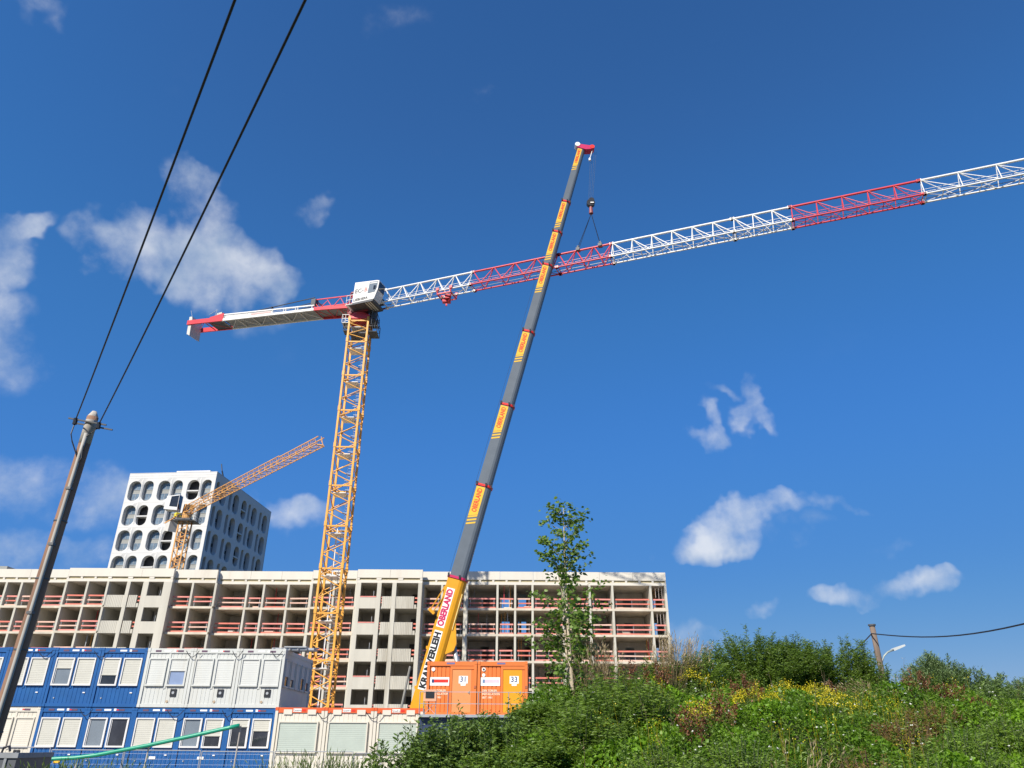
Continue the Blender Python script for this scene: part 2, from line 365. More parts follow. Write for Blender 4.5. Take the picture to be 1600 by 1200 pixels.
# ------------------------------------------------------------------ concrete building
ROOF_B, ROOF_T = 19.1, 20.7
FLOORS = [16.2, 13.2, 10.2, 7.2, 4.2]
bld = thing('building_shell', 'long raw concrete building shell with open bays and salmon coloured guard boards', 'building', (0, 92, SITE))
BZ = SITE
def bx(px, D): return at(px, 916, D).x
def L3(x, y, z): return (x, y - 92, z - BZ)
def bpart(name, m, x0, x1, y0, y1, z0, z1, par=None, **k):
    return pbox(name, m, par or bld, x0, x1, y0 - 92, y1 - 92, z0 - BZ, z1 - BZ, **k)
segs = [  # px from, px to, depth, bays: lists of wall lines
    dict(p=(-78, 102.5), D=92.9, walls=[-78, -53, -24, 9, 33, 68, 102.5]),
    dict(p=(102.5, 167.5), D=92.0, walls=[102.5, 136, 167.5]),
    dict(p=(269.5, 337), D=92.6, walls=[269.5, 301, 337]),
    dict(p=(341, 487), D=93.3, walls=[341, 387, 413, 451, 486]),
    dict(p=(487, 557), D=92.5, walls=[487, 522, 557]),
    dict(p=(659, 729), D=92.9, walls=[661, 691, 727]),
    dict(p=(729, 1041), D=92.6, walls=[730, 777.5, 805, 832, 880, 921, 956.5, 1016, 1039.5])]
SEE_THROUGH = {(777.5, 16.2), (805, 16.2), (777.5, 13.2), (805, 13.2)}
BD = 5.4
bmats = [brd_red, brd_pink, brd_pink, brd_red, brd_pale]
for si, s in enumerate(segs):
    D = s['D']; X0, X1 = bx(s['p'][0], D), bx(s['p'][1], D); W = [bx(w, D) for w in s['walls']]
    if si == 6: X1 = W[-1] + 0.13
    if si == 5: X0 -= 0.12
    for z in FLOORS:
        bpart('floor_slab', slab_m, X0, X1, D, D + BD + 4, z - 0.14, z + 0.12)
    bpart('roof_slab', parapet_m, X0, X1, D + 0.02, D + BD + 4, ROOF_B + 0.003, ROOF_B + 0.34)
    # recessed strip with separating blocks, then parapet boards
    bpart('recess_strip', slot_m, X0, X1, D + 0.12, D + 0.35, ROOF_B + 0.345, ROOF_B + 0.60)
    nb = max(2, int((X1 - X0) / 1.55)); st = (X1 - X0) / nb
    for i in range(nb + 1):
        c = X0 + i * st; a, b = max(X0, c - 0.13), min(X1, c + 0.13)
        bpart('spacer_block', parapet_m, a, b, D + 0.01, D + 0.118, ROOF_B + 0.345, ROOF_B + 0.598)
    npn = max(1, round((X1 - X0) / 4.3)); pw = (X1 - X0) / npn
    for i in range(npn):
        a = X0 + i * pw; bpart('parapet_panel', parapet_m, a + (0.012 if i else 0), a + pw - 0.012, D - 0.02, D + 0.4, ROOF_B + 0.60, ROOF_T)
    for zi, z in enumerate(FLOORS):
        top = (FLOORS[zi - 1] - 0.14) if zi else ROOF_B
        for wi, x in enumerate(W):
            bpart('partition_wall', concrete, x - 0.125, x + 0.125, D + 0.015, D + BD, z + 0.12, top)
        for wi in range(len(W) - 1):
            a, b = W[wi] + 0.125, W[wi + 1] - 0.125
            key = (s['walls'][wi], z)
            # back wall of the bay with a door opening
            yb = D + BD
            wd = min(1.1, (b - a) * 0.35)
            if key in SEE_THROUGH:
                da, db, dz0, dz1 = a + 0.35, b - 0.55, z + 0.9, top - 0.15
            else:
                r = random.Random(int(x * 13 + wi * 7 + zi)).random()
                da = a + (b - a) * (0.42 + 0.2 * ((wi * 7 + si * 3) % 3) / 2); db = min(b - 0.1, da + wd); dz0, dz1 = z + 0.12, z + 2.25
            bw = MB()
            for q in ((a, da, z + 0.12, top), (db, b, z + 0.12, top), (da, db, dz1, top)):
                bw.b2(q[0], q[1], yb - 92, yb - 92 + 0.2, q[2] - BZ, q[3] - BZ)
            if dz0 > z + 0.13: bw.b2(da, db, yb - 92, yb - 92 + 0.2, z + 0.12 - BZ, dz0 - BZ)
            bw.build('back_wall', concrete_inner, bld)
            if (wi + zi) % 3 == 0 or (b - a) > 3.6:       # formwork joints / pillar stubs on the back wall
                bpart('wall_pier', concrete_inner, a + (b - a) * 0.22, a + (b - a) * 0.22 + 0.3, yb - 0.16, yb - 0.002, z + 0.12, top)
            # outer rear wall
            if key not in SEE_THROUGH:
                bpart('rear_wall', concrete_inner, a - 0.12, b + 0.12, D + BD + 3.75, D + BD + 3.95, z + 0.12, top)
            # guard rail
            g = MB(); e = 0.1; ya = D + 0.32 - 92
            np_ = 3 if (b - a) > 3.4 else 2
            for i in range(np_):
                xx = a + 0.3 + (b - a - 0.6) * i / (np_ - 1)
                if i == 0: gr = g.b2(xx - 0.025, xx + 0.025, ya + 0.032, ya + 0.08, z + 0.12 - BZ, z + 1.35 - BZ).build('guard_rail', steel_m, bld)
                else: pbox('post', steel_m, gr, xx - 0.025, xx + 0.025, ya + 0.032, ya + 0.08, z + 0.12 - BZ, z + 1.35 - BZ)
            rr = random.Random(si * 100 + wi * 10 + zi)
            for hz, th, pr in ((1.18, 0.17, 1), (0.66, 0.15, 1), (0.14, 0.17, 0.75)):
                if rr.random() > pr: continue
                m = rr.choice(bmats); tl = rr.uniform(-0.02, 0.02)
                o = pbox('board', m, gr, a + 0.02 + rr.random() * 0.22, b - 0.02 - rr.random() * 0.2, ya - 0.03, ya + 0.03, z + hz - BZ, z + hz + th - BZ)
                o.rotation_euler = (0, tl * 0.5, 0)
            if rr.random() < 0.3:
                for _ in range(rr.choice((1, 2, 3))):
                    xx = rr.uniform(a + .3, b - .3); yy = D + rr.uniform(.8, 3.5); bpart('steel_prop', rr.choice((steel_m, jred_m, yel_m)), xx - .035, xx + .035, yy, yy + .07, z + .121, top - .002)
            # clutter on the slab edge
            if rr.random() < 0.22:
                xx = rr.uniform(a + 0.4, b - 0.9)
                bpart('plank_pile', rr.choice([brd_pale, slab_m, parapet_m]), xx, xx + rr.uniform(0.5, 1.1), D + 0.5, D + 1.2, z + 0.122, z + 0.12 + rr.uniform(0.15, 0.5))
# solid faced blocks with windows and balustrades
def block(D, items, x0p, x1p):
    X0, X1 = bx(x0p, D), bx(x1p, D)
    for z in FLOORS: bpart('floor_slab', concrete, X0, X1, D + 0.26, D + BD, z - 0.14, z + 0.12)
    bpart('roof_slab', parapet_m, X0, X1, D + 0.02, D + BD, ROOF_B + 0.003, ROOF_B + 0.34)
    nb = max(2, int((X1 - X0) / 2.0)); st = (X1 - X0) / nb
    bpart('recess_strip', slot_m, X0 + 0.03, X1 - 0.03, D + 0.12, D + 0.35, ROOF_B + 0.345, ROOF_B + 0.60)
    for i in range(nb + 1):
        c = X0 + i * st; a, b = max(X0, c - 0.3), min(X1, c + 0.3)
        bpart('spacer_block', parapet_m, a, b, D - 0.01, D + 0.118, ROOF_B + 0.345, ROOF_B + 0.598)
    npn = max(1, round((X1 - X0) / 4.3)); pw = (X1 - X0) / npn
    for i in range(npn):
        a = X0 + i * pw; bpart('parapet_panel', parapet_m, a + (0.012 if i else 0), a + pw - 0.012, D - 0.04, D + 0.4, ROOF_B + 0.60, ROOF_T)
    bpart('side_wall', concrete, X0, X0 + 0.2, D + 0.262, D + BD, 4.2, ROOF_B); bpart('side_wall', concrete, X1 - 0.2, X1, D + 0.262, D + BD, 4.2, ROOF_B)
    bpart('back_wall', concrete_inner, X0 + 0.2, X1 - 0.2, D + 4.5, D + 4.7, 4.2, ROOF_B)
    for zi, z in enumerate(FLOORS):
        top = (FLOORS[zi - 1] - 0.14) if zi else ROOF_B
        for it in items:
            k = it[0]; a, b = bx(it[1], D), bx(it[2], D)
            if k == 'pier':
                bpart('pier', concrete, a, b, D, D + 0.26, z - 0.14, top - 0.003)
                if it[1] not in (x0p,) and it[2] != x1p: bpart('partition_wall', concrete_inner, (a + b) / 2 - 0.1, (a + b) / 2 + 0.1, D + 0.262, D + 4.5, z + 0.12, top)
            elif k == 'window':
                bpart('spandrel_panel', concrete, a + 0.004, b - 0.004, D + 0.006, D + 0.25, z - 0.14, z + 1.22)
                bpart('opening_reveal', concrete_inner, a + 0.004, b - 0.004, D + 3.0, D + 3.1, z + 1.3, top) if it[3] == 'grey' else None
                if it[3] == 'red' and zi in (0, 1, 3): bpart('sill_board', brd_pink, a + 0.02, b - 0.02, D - 0.03, D + 0.02, z + 1.19, z + 1.30)
                pbar('prop', steel_m, bld, L3(a + (b - a) * 0.78, D + 0.5, z + 0.12), L3(a + (b - a) * 0.78, D + 0.5, z + 2.0), 0.04)
            elif k == 'loggia':
                r0, r1 = it[3], it[4]; pa, pb = a + (b - a) * r0, a + (b - a) * r1
                g = MB(); g.b2(pa, pb, D + 0.11 - 92, D + 0.2 - 92, z - 0.12 - BZ, z + 1.3 - BZ)
                nr = int((pb - pa) / 0.2)
                for i in range(nr): xx = pa + (i + 0.5) * (pb - pa) / nr; g.b2(xx - 0.07, xx + 0.07, D + 0.08 - 92, D + 0.109 - 92, z - 0.12 - BZ, z + 1.3 - BZ)
                g.build('balustrade_panel', concrete, bld)
                bpart('floor_edge', concrete, a + 0.004, b - 0.004, D + 0.21, D + 0.258, z - 0.14, z + 0.12)
                bpart('dark_doorway', dark_m, a + (b - a) * 0.55, b - 0.15, D + 4.4, D + 4.49, z + 0.12, z + 2.3)
                if r1 < 0.97:
                    bpart('balustrade_stub', concrete, pb + 0.05, pb + 0.3, D + 0.1, D + 0.2, z - 0.12, z + 0.35)
                    for hz in (0.6, 1.05): bpart('edge_board', brd_red, pb + 0.08, b - 0.02, D + 0.2, D + 0.24, z + hz, z + hz + 0.16)
                if r0 > 0.03:
                    for hz in (0.5, 0.8, 1.1): bpart('edge_board', brd_pink, a + 0.02, pa - 0.04, D + 0.12, D + 0.18, z + hz, z + hz + 0.15)
block(92.0, [('loggia', 168.5, 197.5, 0.0, 1.0), ('pier', 197.5, 203), ('loggia', 203, 223, 0.05, 0.72), ('pier', 223, 231.5), ('window', 231.5, 255, 'grey'), ('pier', 255, 268)], 167.6, 268)
block(91.8, [('pier', 557.2, 564), ('window', 564, 589.5, 'red'), ('pier', 589.5, 596), ('loggia', 596, 613, 0.15, 1.0), ('pier', 613, 619.5), ('loggia', 619.5, 653.5, 0.0, 0.84), ('pier', 653.5, 659.5)], 557.2, 659.5)
xa, xb = bx(-78, 93), bx(1041, 92.6)
bpart('ground_storey_wall', concrete, xa, xb, 93.4, 103, SITE, 4.05)
bpart('roof_stair_housing', grey_m, bx(-60, 100), at(18, 890, 100).x, 99, 104, ROOF_T - 0.6, at(5, 887, 100).z)
for px_ in (905, 1022):  # cables hanging in the last bay
    pass
for i in range(3):
    xx = bx(1024 + i * 5, 92.6)
    for z in FLOORS[:3]:
        bpart('hanging_cable', mat('pale_rope', (0.5, 0.42, 0.38)), xx - 0.02, xx + 0.02, 92.9, 92.94, z + 1.5 - 0.3 * i, z + 2.85)

# ------------------------------------------------------------------ white tower with arched openings
TX0, TX1, TY0, TDEP, TZ = -98.4, -75.2, 180.0, 37.0, 63.5
tower = thing('tower_block', 'tall white tower with rows of rounded arch openings behind the long concrete shell', 'building', (TX1 - 23.2 * cos(radians(4.8)), TY0 + 23.2 * sin(radians(4.8)), SITE), -radians(4.8))
TH = TZ - SITE; CH = 6.38; NR = 5
def stadium(cx, cz, w, h, n=24):
    r = w / 2; pts = []
    for i in range(n):
        t = 2 * pi * i / n; c, s_ = cos(t), sin(t); e = 0.88
        x = (abs(c) ** e) * (1 if c > 0 else -1) * r; z = (abs(s_) ** e) * (1 if s_ > 0 else -1) * r * 1.15
        z += (h / 2 - r * 1.15) * (1 if s_ > 1e-6 else (-1 if s_ < -1e-6 else 0)); pts.append((cx + x, cz + z))
    return pts
def cell_mesh(w, holes, H):
    "front wall piece w x H with rounded holes cut through it, jambs and scooped mullion"
    g = MB(); edges = [0] + [(holes[i][0] + holes[i][1] / 2 + holes[i + 1][0] - holes[i + 1][1] / 2) / 2 for i in range(len(holes) - 1)] + [w]
    for k, (cx, hw) in enumerate(holes):
        a, b = edges[k], edges[k + 1]; hole = stadium(cx, H / 2 - 0.1, hw, 5.25); n = len(hole); base = len(g.v)
        scoop = []
        for (x, z) in hole:
            sidev = (x - cx) / (hw / 2); d = 0.0
            if len(holes) == 2:
                if k == 0 and sidev > 0.3: d = 0.3 * (sidev - 0.3) / 0.7
                if k == 1 and sidev < -0.3: d = 0.22 * (-sidev - 0.3) / 0.7
            scoop.append(d)
        outer = []
        for (x, z) in hole:
            dx, dz = x - cx, z - (H / 2 - 0.1)
            tx = ((b - cx) if dx > 0 else (cx - a)) / max(abs(dx), 1e-6); tz = ((H - H / 2 + 0.1) if dz > 0 else (H / 2 - 0.1)) / max(abs(dz), 1e-6)
            t = min(tx, tz); outer.append((cx + dx * t, H / 2 - 0.1 + dz * t))
        for (x, z) in outer: g.v.append((x, 0, z))
        for (x, z), d in zip(hole, scoop): g.v.append((x, d, z))
        for (x, z), d in zip(hole, scoop): g.v.append((x, 1.15, z))
        for i in range(n):
            j = (i + 1) % n
            g.f.append((base + i, base + j, base + n + j, base + n + i)); g.f.append((base + n + i, base + n + j, base + 2 * n + j, base + 2 * n + i))
            # corner fill
            o1, o2 = outer[i], outer[j]
            if abs(o1[0] - o2[0]) > 1e-3 and abs(o1[1] - o2[1]) > 1e-3:
                cxn = a if min(o1[0], o2[0]) < a + 1e-3 else b; czn = 0 if min(o1[1], o2[1]) < 1e-3 else H
                g.v.append((cxn, 0, czn)); g.f.append((base + i, len(g.v) - 1, base + j))
    return g.mesh('shell_panel', shell_m, fix=True)
WH, WL_ = 1.55, 2.1
def wframe():
    if 'wf' not in CACHE:
        g = MB(); w, h = 2.3, 1.75
        for a in ((-w / 2, -w / 2 + .09, 0, h), (w / 2 - .09, w / 2, 0, h), (-w / 2 + .09, w / 2 - .09, h - .09, h), (-w / 2 + .09, w / 2 - .09, 0, .09), (-.04, .04, .09, h - .09)):
            g.b2(a[0], a[1], -0.08, 0.02, a[2], a[3])
        CACHE['wf'] = g.mesh('window_frame', winframe_m)
        CACHE['wp'] = MB().b2(-1.06, 1.06, -0.02, 0.0, 0.09, 1.66).mesh('pane', glass_m)
        CACHE['wd'] = MB().b2(-1.75, 1.75, 0, 0.1, 0, 5.9).mesh('infill_wall', mat('shaded_side_infill', (0.025, 0.03, 0.04), 0.25, var=.3))  # side face infill: dark glazing, with deeper shade put into its colour
        CACHE['wi'] = MB().b2(-1.75, 1.75, 0, 0.1, 0, 5.9).mesh('infill_wall', grey_m)
        CACHE['bs'] = MB().b2(-1.6, 1.6, -0.9, 0.8, 2.75, 3.05).mesh('balcony_slab', shell_m)
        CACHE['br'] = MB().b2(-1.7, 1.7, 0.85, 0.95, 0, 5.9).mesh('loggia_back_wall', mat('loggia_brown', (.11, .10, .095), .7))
def put_cell(mesh, x, y, z, rz, holes, balcony):
    wframe()
    o = link('shell_panel', mesh, tower); o.location = (x, y, z); o.rotation_euler = (0, 0, rz)
    ca, sa = cos(rz), sin(rz)
    def loc(lx, ly, lz): return (x + lx * ca - ly * sa, y + lx * sa + ly * ca, z + lz)
    for k, (cx, hw) in enumerate(holes):
        if k in balcony:
            q = link('loggia_back_wall', CACHE['br'], tower); q.location = loc(cx, 1.2, 0.1); q.rotation_euler = (0, 0, rz)
            q = link('balcony_slab', CACHE['bs'], tower); q.location = loc(cx, 1.0, 0.0); q.rotation_euler = (0, 0, rz); q.scale = (hw / 3.3, 1, 1)
        else:
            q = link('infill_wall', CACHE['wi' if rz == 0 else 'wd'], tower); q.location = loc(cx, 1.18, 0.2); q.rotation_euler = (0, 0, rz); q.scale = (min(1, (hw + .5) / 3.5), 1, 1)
            for zz, sc_ in ((0.95, 1.0), (3.65, 1.0)):
                q = link('window', CACHE['wf'], tower); q.location = loc(cx, 1.17, zz); q.rotation_euler = (0, 0, rz); q.scale = (hw / 3.3 * sc_, 1, 1)
                q2 = link('pane', CACHE['wp'], q)
PAIR = [(2.1, 3.05), (5.65, 2.85)]; SPAIR = [(1.5, 2.1), (5.0, 3.0)]; SING = [(2.2, 3.2)]
mf, ms, m1 = cell_mesh(7.733, PAIR, CH), cell_mesh(7.9, SPAIR, CH), cell_mesh(4.4, SING, CH)
z_top = TZ - 1.35
balc_f = {(0, 2): (0,), (1, 0): (1,), (2, 1): (1,), (3, 1): (0,)}
for r in range(NR):
    z = z_top - CH * (r + 1) - SITE
    for c in range(3): put_cell(mf, c * 7.733, 0, z, 0, PAIR, balc_f.get((r, c), ()))
    y = 0.5
    for kind in ('p', 'p', 's', 'p', 'p'):
        if kind == 'p': put_cell(ms, TX1 - TX0, y, z, pi / 2, SPAIR, ()); y += 7.9
        else: put_cell(m1, TX1 - TX0, y, z, pi / 2, SING, (0,)); y += 4.4
wT = TX1 - TX0
zb = z_top - CH * NR - SITE
g = MB()
g.b2(-0.02, wT + 0.02, -0.02, TDEP, z_top - SITE, TH); g.build('parapet', shell_m, tower)
MB().b2(-0.05, wT + 0.06, -0.06, TDEP, TH + 0.003, TH + 0.12).build('coping', steel_m, tower)
MB().b2(0, wT, 0, TDEP, 0, zb - 0.003).build('lower_storeys', shell_m, tower)
MB().b2(wT - 0.9, wT - 0.003, 0.003, 0.498, zb, z_top - SITE - 0.003).build('corner_pier', shell_m, tower)
MB().b2(wT - 0.9, wT - 0.003, y + 0.003, TDEP, zb, z_top - SITE - 0.003).build('corner_pier', shell_m, tower)
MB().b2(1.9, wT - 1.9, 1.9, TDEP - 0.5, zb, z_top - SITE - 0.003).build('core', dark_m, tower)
MB().b2(0.003, 0.4, 1.0, TDEP, zb, z_top - SITE - 0.003).build('west_wall', shell_m, tower)
MB().b2(0.003, wT - .003, TDEP - 0.4, TDEP - .003, zb, z_top - SITE - 0.003).build('north_wall', shell_m, tower)
for r in range(1, NR + 1): MB().b2(0.01, wT - .01, -.004, .3, z_top - SITE - CH * r - .03, z_top - SITE - CH * r + .03).build('panel_joint', mat('joint_grey', (.42, .42, .41)), tower)
MB().b2(0, wT, -.03, -.021, TH - .75, TH - .70).build('parapet_joint', mat('joint_grey', (.42, .42, .41)), tower)
MB().b2(11.5, 20.5, 1.5, 9, TH + 0.12, TH + 1.0).build('roof_plant_screen', white_m, tower)
MB().bar((wT - 0.2, 4, TH), (wT - 0.3, 3.0, TH + 1.3), 0.18).bar((wT - 0.3, 3.0, TH + 1.3), (wT - 0.8, 3, TH + 3.2), 0.14).build('roof_davit', black_m, tower)

# ------------------------------------------------------------------ lattice helpers
def zig_face(parent, m, A0, A1, B0, B1, n, r, start=0, name='brace', join=None):
    "zigzag bracing between chord A0-A1 and chord B0-B1"
    A0, A1, B0, B1 = map(Vector, (A0, A1, B0, B1))
    for i in range(n):
        ta, tb = i / n, (i + 1) / n
        if (i + start) % 2 == 0: p, q = A0.lerp(A1, ta), B0.lerp(B1, tb)
        else: p, q = B0.lerp(B1, ta), A0.lerp(A1, tb)
        if join is not None: join.bar(p, q, r, 4)
        else: pbar(name, m, parent, p, q, r, 6)

# ------------------------------------------------------------------ big tower crane
MX, MY, MW = -17.33, 73.05, 2.1
crane = thing('tower_crane', 'big tower crane with yellow lattice mast and long red and white jib', 'crane', (MX, MY, SITE))
h = MW / 2; SECH = 4.17; ztop_m = 44.75 - SITE; nsec = 11
for k in range(nsec):
    z1 = ztop_m if k == 0 else 46.2 - SITE - k * SECH; z0 = 46.2 - SITE - (k + 1) * SECH
    if z0 < 0: z0 = 0.3
    cs = [(-h, -h), (h, -h), (h, h), (-h, h)]
    g = MB()
    for (x, y) in cs:   # connection sleeves
        g.box((x, y, z1 - 0.12), (0.27, 0.27, 0.5))
    for i in range(4):
        (x0, y0), (x1, y1) = cs[i], cs[(i + 1) % 4]; g.bar((x0, y0, z1 - 0.35), (x1, y1, z1 - 0.35), 0.10, 4)
    sec = g.build('mast_section', yel_m, crane)
    for (x, y) in cs: pbox('chord', yel_m, sec, x - 0.1, x + 0.1, y - 0.1, y + 0.1, z0, z1 - 0.38)
    for i in range(4):
        (x0, y0), (x1, y1) = cs[i], cs[(i + 1) % 4]
        zig_face(sec, yel_m, (x0, y0, z0), (x0, y0, z1), (x1, y1, z0), (x1, y1, z1), 4, 0.055, start=1 if i in (0, 2) else 0)
    # platform and ladder
    MB().b2(-h + 0.15, h - 0.5, -h + 0.25, h - 0.2, z1 - 1.05, z1 - 0.98).build('platform', jwhite_m, sec)
    lx = h - 0.75 if k % 2 == 0 else h - 0.6
    ld = MB(); ld.bar((lx, 0.2, z0), (lx, 0.2, z1), 0.025); ld.bar((lx + 0.45, 0.2, z0), (lx + 0.45, 0.2, z1), 0.025)
    nr_ = int((z1 - z0) / 0.3)
    for i in range(nr_): ld.bar((lx, 0.2, z0 + i * 0.3 + .1), (lx + 0.45, 0.2, z0 + i * 0.3 + .1), 0.018)
    for i in range(5):
        zz = z0 + 0.4 + i * 0.8; ld.bar((lx - .1, -0.35, zz), (lx + .55, -0.35, zz), 0.02); ld.bar((lx - .1, .2, zz), (lx - .1, -0.35, zz), 0.02); ld.bar((lx + .55, .2, zz), (lx + .55, -0.35, zz), 0.02)
    ld.build('ladder', steel_m, sec)
    if k > 5: MB().b2(-0.2, -0.06, 0.1, 0.24, z0, z1).build('supply_duct', jwhite_m, sec)
MB().b2(-2.6, 2.6, -2.6, 2.6, 0, 0.5).build('foundation_block', cwt_m, crane)
# jib frame of reference
SLO = -0.363; jd = Vector((1, SLO, 0)).normalized(); jn = Vector((-jd.y, jd.x, 0))  # jn points away from the camera
zb_, zt_ = 46.5 - SITE, 48.55 - SITE; hw = 0.66
def J(L, off, z): return Vector((jd.x * L + jn.x * off, jd.y * L + jn.y * off, z))
jibs = [(2.85, 13.75, 5, jwhite_m), (13.75, 23.6, 4, jred_m), (23.6, 29.4, 3, jred_m), (29.4, 41.6, 6, jwhite_m), (41.6, 47.0, 3, jwhite_m), (47.0, 58.3, 5, jred_m), (58.3, 70.5, 4, jwhite_m), (70.5, 78.0, 3, jred_m)]
for i, (a, b, n, m) in enumerate(jibs):
    dz = 0.0
    st = (b - a) / n; rb = 0.075 if i < 5 else 0.06
    zt = zt_ - 0.0; zt2 = zt
    g = MB()
    for L in (a + 0.04, b - 0.04):
        for off in (-hw, hw): g.box(J(L, off, zb_), (0.3, 0.3, 0.24), math.atan2(jd.y, jd.x))
        g.box(J(L, 0, zt), (0.34, 0.26, 0.26), math.atan2(jd.y, jd.x))
        g.bar(J(L + (0.1 if L < (a + b) / 2 else -0.1), -hw, zb_), J(L + (0.1 if L < (a + b) / 2 else -0.1), hw, zb_), 0.05)
    sec = g.build('jib_section', m, crane)
    pbar('top_chord', m, sec, J(a, 0, zt), J(b, 0, zt), 0.11, 8)
    for off in (-hw, hw): pbar('bottom_chord', m, sec, J(a, off, zb_), J(b, off, zb_), 0.085, 8)
    for k in range(n):
        L0, L1 = a + k * st, a + (k + 1) * st; Lm = (L0 + L1) / 2
        for off in (-hw, hw):
            if i < 3:      # even triangles
                pbar('brace', m, sec, J(L0 + 0.1, 0, zt), J(Lm, off, zb_), rb * 0.75)
                pbar('brace', m, sec, J(Lm, off, zb_), J(L1 - 0.02, 0, zt), rb * 0.75)
            else:          # upright and long diagonal
                pbar('brace', m, sec, J(L0 + 0.15, 0, zt), J(L0 + 0.02, off, zb_), rb * 0.7)
                pbar('brace', m, sec, J(L0 + 0.15, 0, zt), J(L1 - 0.1, off, zb_), rb * 0.7)
        p0, p1 = (-hw, hw) if k % 2 else (hw, -hw)
        pbar('lacing', m, sec, J(L0, p0, zb_), J(L1, p1, zb_), 0.035)
        pbar('lacing', m, sec, J(Lm, -hw, zb_), J(Lm, hw, zb_), 0.035)
        if i > 3: pbar('lacing', m, sec, J(L0, p1, zb_), J(L1, p0, zb_), 0.03)
    pbox_ = MB(); pbox_.bar(J(a, 0.25, zb_ + 0.9), J(b, 0.25, zb_ + 0.9), 0.022); pbox_.bar(J(a, -0.2, zb_ + 0.85), J(b, -0.2, zb_ + 0.85), 0.018)
    pbox_.build('safety_line', m, sec)
    ww = MB(); ww.bar(J(a, 0.12, zb_ + 0.05), J(b, 0.12, zb_ + 0.05), 0.03)
    ww.build('trolley_rope', black_m, sec)
# hoist trolley
tr = MB(); LT = 10.7
for L in (LT - 0.8, LT + 0.8):
    for off in (-hw - 0.12, hw + 0.12):
        tr.bar(J(L, off, zb_ + 0.15), J(L, off, zb_ - 0.55), 0.07); tr.box(J(L, off, zb_ + 0.12), (0.34, 0.2, 0.3), math.atan2(jd.y, jd.x))
    tr.bar(J(L, -hw - .12, zb_ - 0.5), J(L, hw + .12, zb_ - 0.5), 0.09)
for off in (-hw - 0.12, hw + 0.12): tr.bar(J(LT - 0.8, off, zb_ - 0.5), J(LT + 0.8, off, zb_ - 0.5), 0.09)
tr.bar(J(LT - 0.5, -0.4, zb_ - 0.5), J(LT - 0.2, -0.2, zb_ - 1.25), 0.09).bar(J(LT + 0.7, -0.4, zb_ - 0.5), J(LT + 0.4, -0.2, zb_ - 1.25), 0.09)
tr.box(J(LT, 0, zb_ - 1.1), (0.9, 0.5, 0.35)); tr.box(J(LT + 0.2, -0.3, zb_ - 0.75), (0.5, 0.4, 0.5)); tr.box(J(LT, 0, zb_ - 1.45), (0.18, 0.18, 0.5))
trolley = tr.build('trolley', jred_m, crane)
ts = MB(); 
for q in (-0.35, 0.35): ts.bar(J(LT + q, -0.3, zb_ - 0.8), J(LT + q, -0.12, zb_ - 0.8), 0.26, 12)
ts.build('sheave', black_m, trolley)
# slewing part, head
mt = ztop_m
sl = MB(); sl.box((0, 0, mt + 0.15), (2.3, 2.3, 0.5)); sl.build('slewing_base', jred_m, crane)
MB().bar((0, 0, mt + 0.4), (0, 0, mt + 0.75), 1.15, 20).build('slewing_ring', jred_m, crane, smooth=False)
hd = MB()
for off in (-0.95, 0.95): hd.bar(J(-1.2, off, mt + 0.8), J(-1.2, off * .8, zt_ + 0.0), 0.12); hd.bar(J(1.3, off, mt + 0.8), J(1.3, off * .6, zt_ + 0.1), 0.12); hd.bar(J(-1.2, off * .8, zt_), J(1.3, off * .6, zt_ + .1), 0.12); hd.bar(J(-1.2, off, mt + .9), J(1.3, off, mt + .9), 0.14); hd.bar(J(-1.2, off, mt + .9), J(1.3, off * .6, zt_), 0.07)
hd.bar(J(1.3, -.6, zt_ + .1), J(1.3, .6, zt_ + .1), .1).bar(J(1.3, 0, zt_), J(2.85, 0, zt_), .1).bar(J(1.3, -hw, zb_), J(2.85, -hw, zb_), .1).bar(J(1.3, hw, zb_), J(2.85, hw, zb_), .1)
hd.build('head_frame', mat('head_dark_red', (0.22, 0.035, 0.04), 0.5), crane)
mc = MB()
for (L, o, z, s_) in ((1.9, .3, 47.6, .5), (2.2, .3, 47.2, .6), (1.7, .2, 46.7, .5), (1.9, -.6, 46.5, .4), (1.5, 0, 45.6, .6), (1.8, -0.3, 44.9, .45)): mc.box(J(L, o, z - SITE), (s_, s_, s_ * 1.1), -0.35)
mc.bar(J(1.9, -.8, 48.0 - SITE), J(1.9, -.8, 43.7 - SITE), 0.05).bar(J(2.3, -.5, 48.0 - SITE), J(2.2, -.5, 43.4 - SITE), 0.04).bar(J(1.6, .5, 48.0 - SITE), J(1.9, .5, 43.5 - SITE), 0.05)
mc.build('winch_gear', under_m, crane)
# platforms round the mast head (right: dark railed basket; left: small balcony)
def basket(parent, name, x0, x1, y0, y1, z, hh, m, floor=True):
    g = MB()
    if floor: g.b2(x0, x1, y0, y1, z - 0.05, z)
    for zz in (z + hh * 0.5, z + hh):
        for (a, b) in (((x0, y0), (x1, y0)), ((x1, y0), (x1, y1)), ((x1, y1), (x0, y1)), ((x0, y1), (x0, y0))): g.bar((a[0], a[1], zz), (b[0], b[1], zz), 0.035)
    for (x, y) in ((x0, y0), (x1, y0), (x1, y1), (x0, y1), ((x0 + x1) / 2, y0)): g.bar((x, y, z), (x, y, z + hh), 0.035)
    return g.build(name, m, parent)
basket(crane, 'access_platform', 1.15, 2.15, -1.1, .6, mt - 1.7, 1.3, under_m)
basket(crane, 'access_platform', 1.15, 1.95, -1.1, .8, mt - 0.2, 1.0, under_m)
basket(crane, 'access_platform', -1.9, -1.15, -1.1, 0.2, mt - 0.6, 1.0, jwhite_m)
basket(crane, 'access_platform', -1.7, -1.15, -0.9, 0.2, mt - 1.5, 0.8, under_m)
MB().b2(-0.95, 0.95, -0.95, 0.95, mt - 1.9, mt - 1.8).build('platform', under_m, crane)
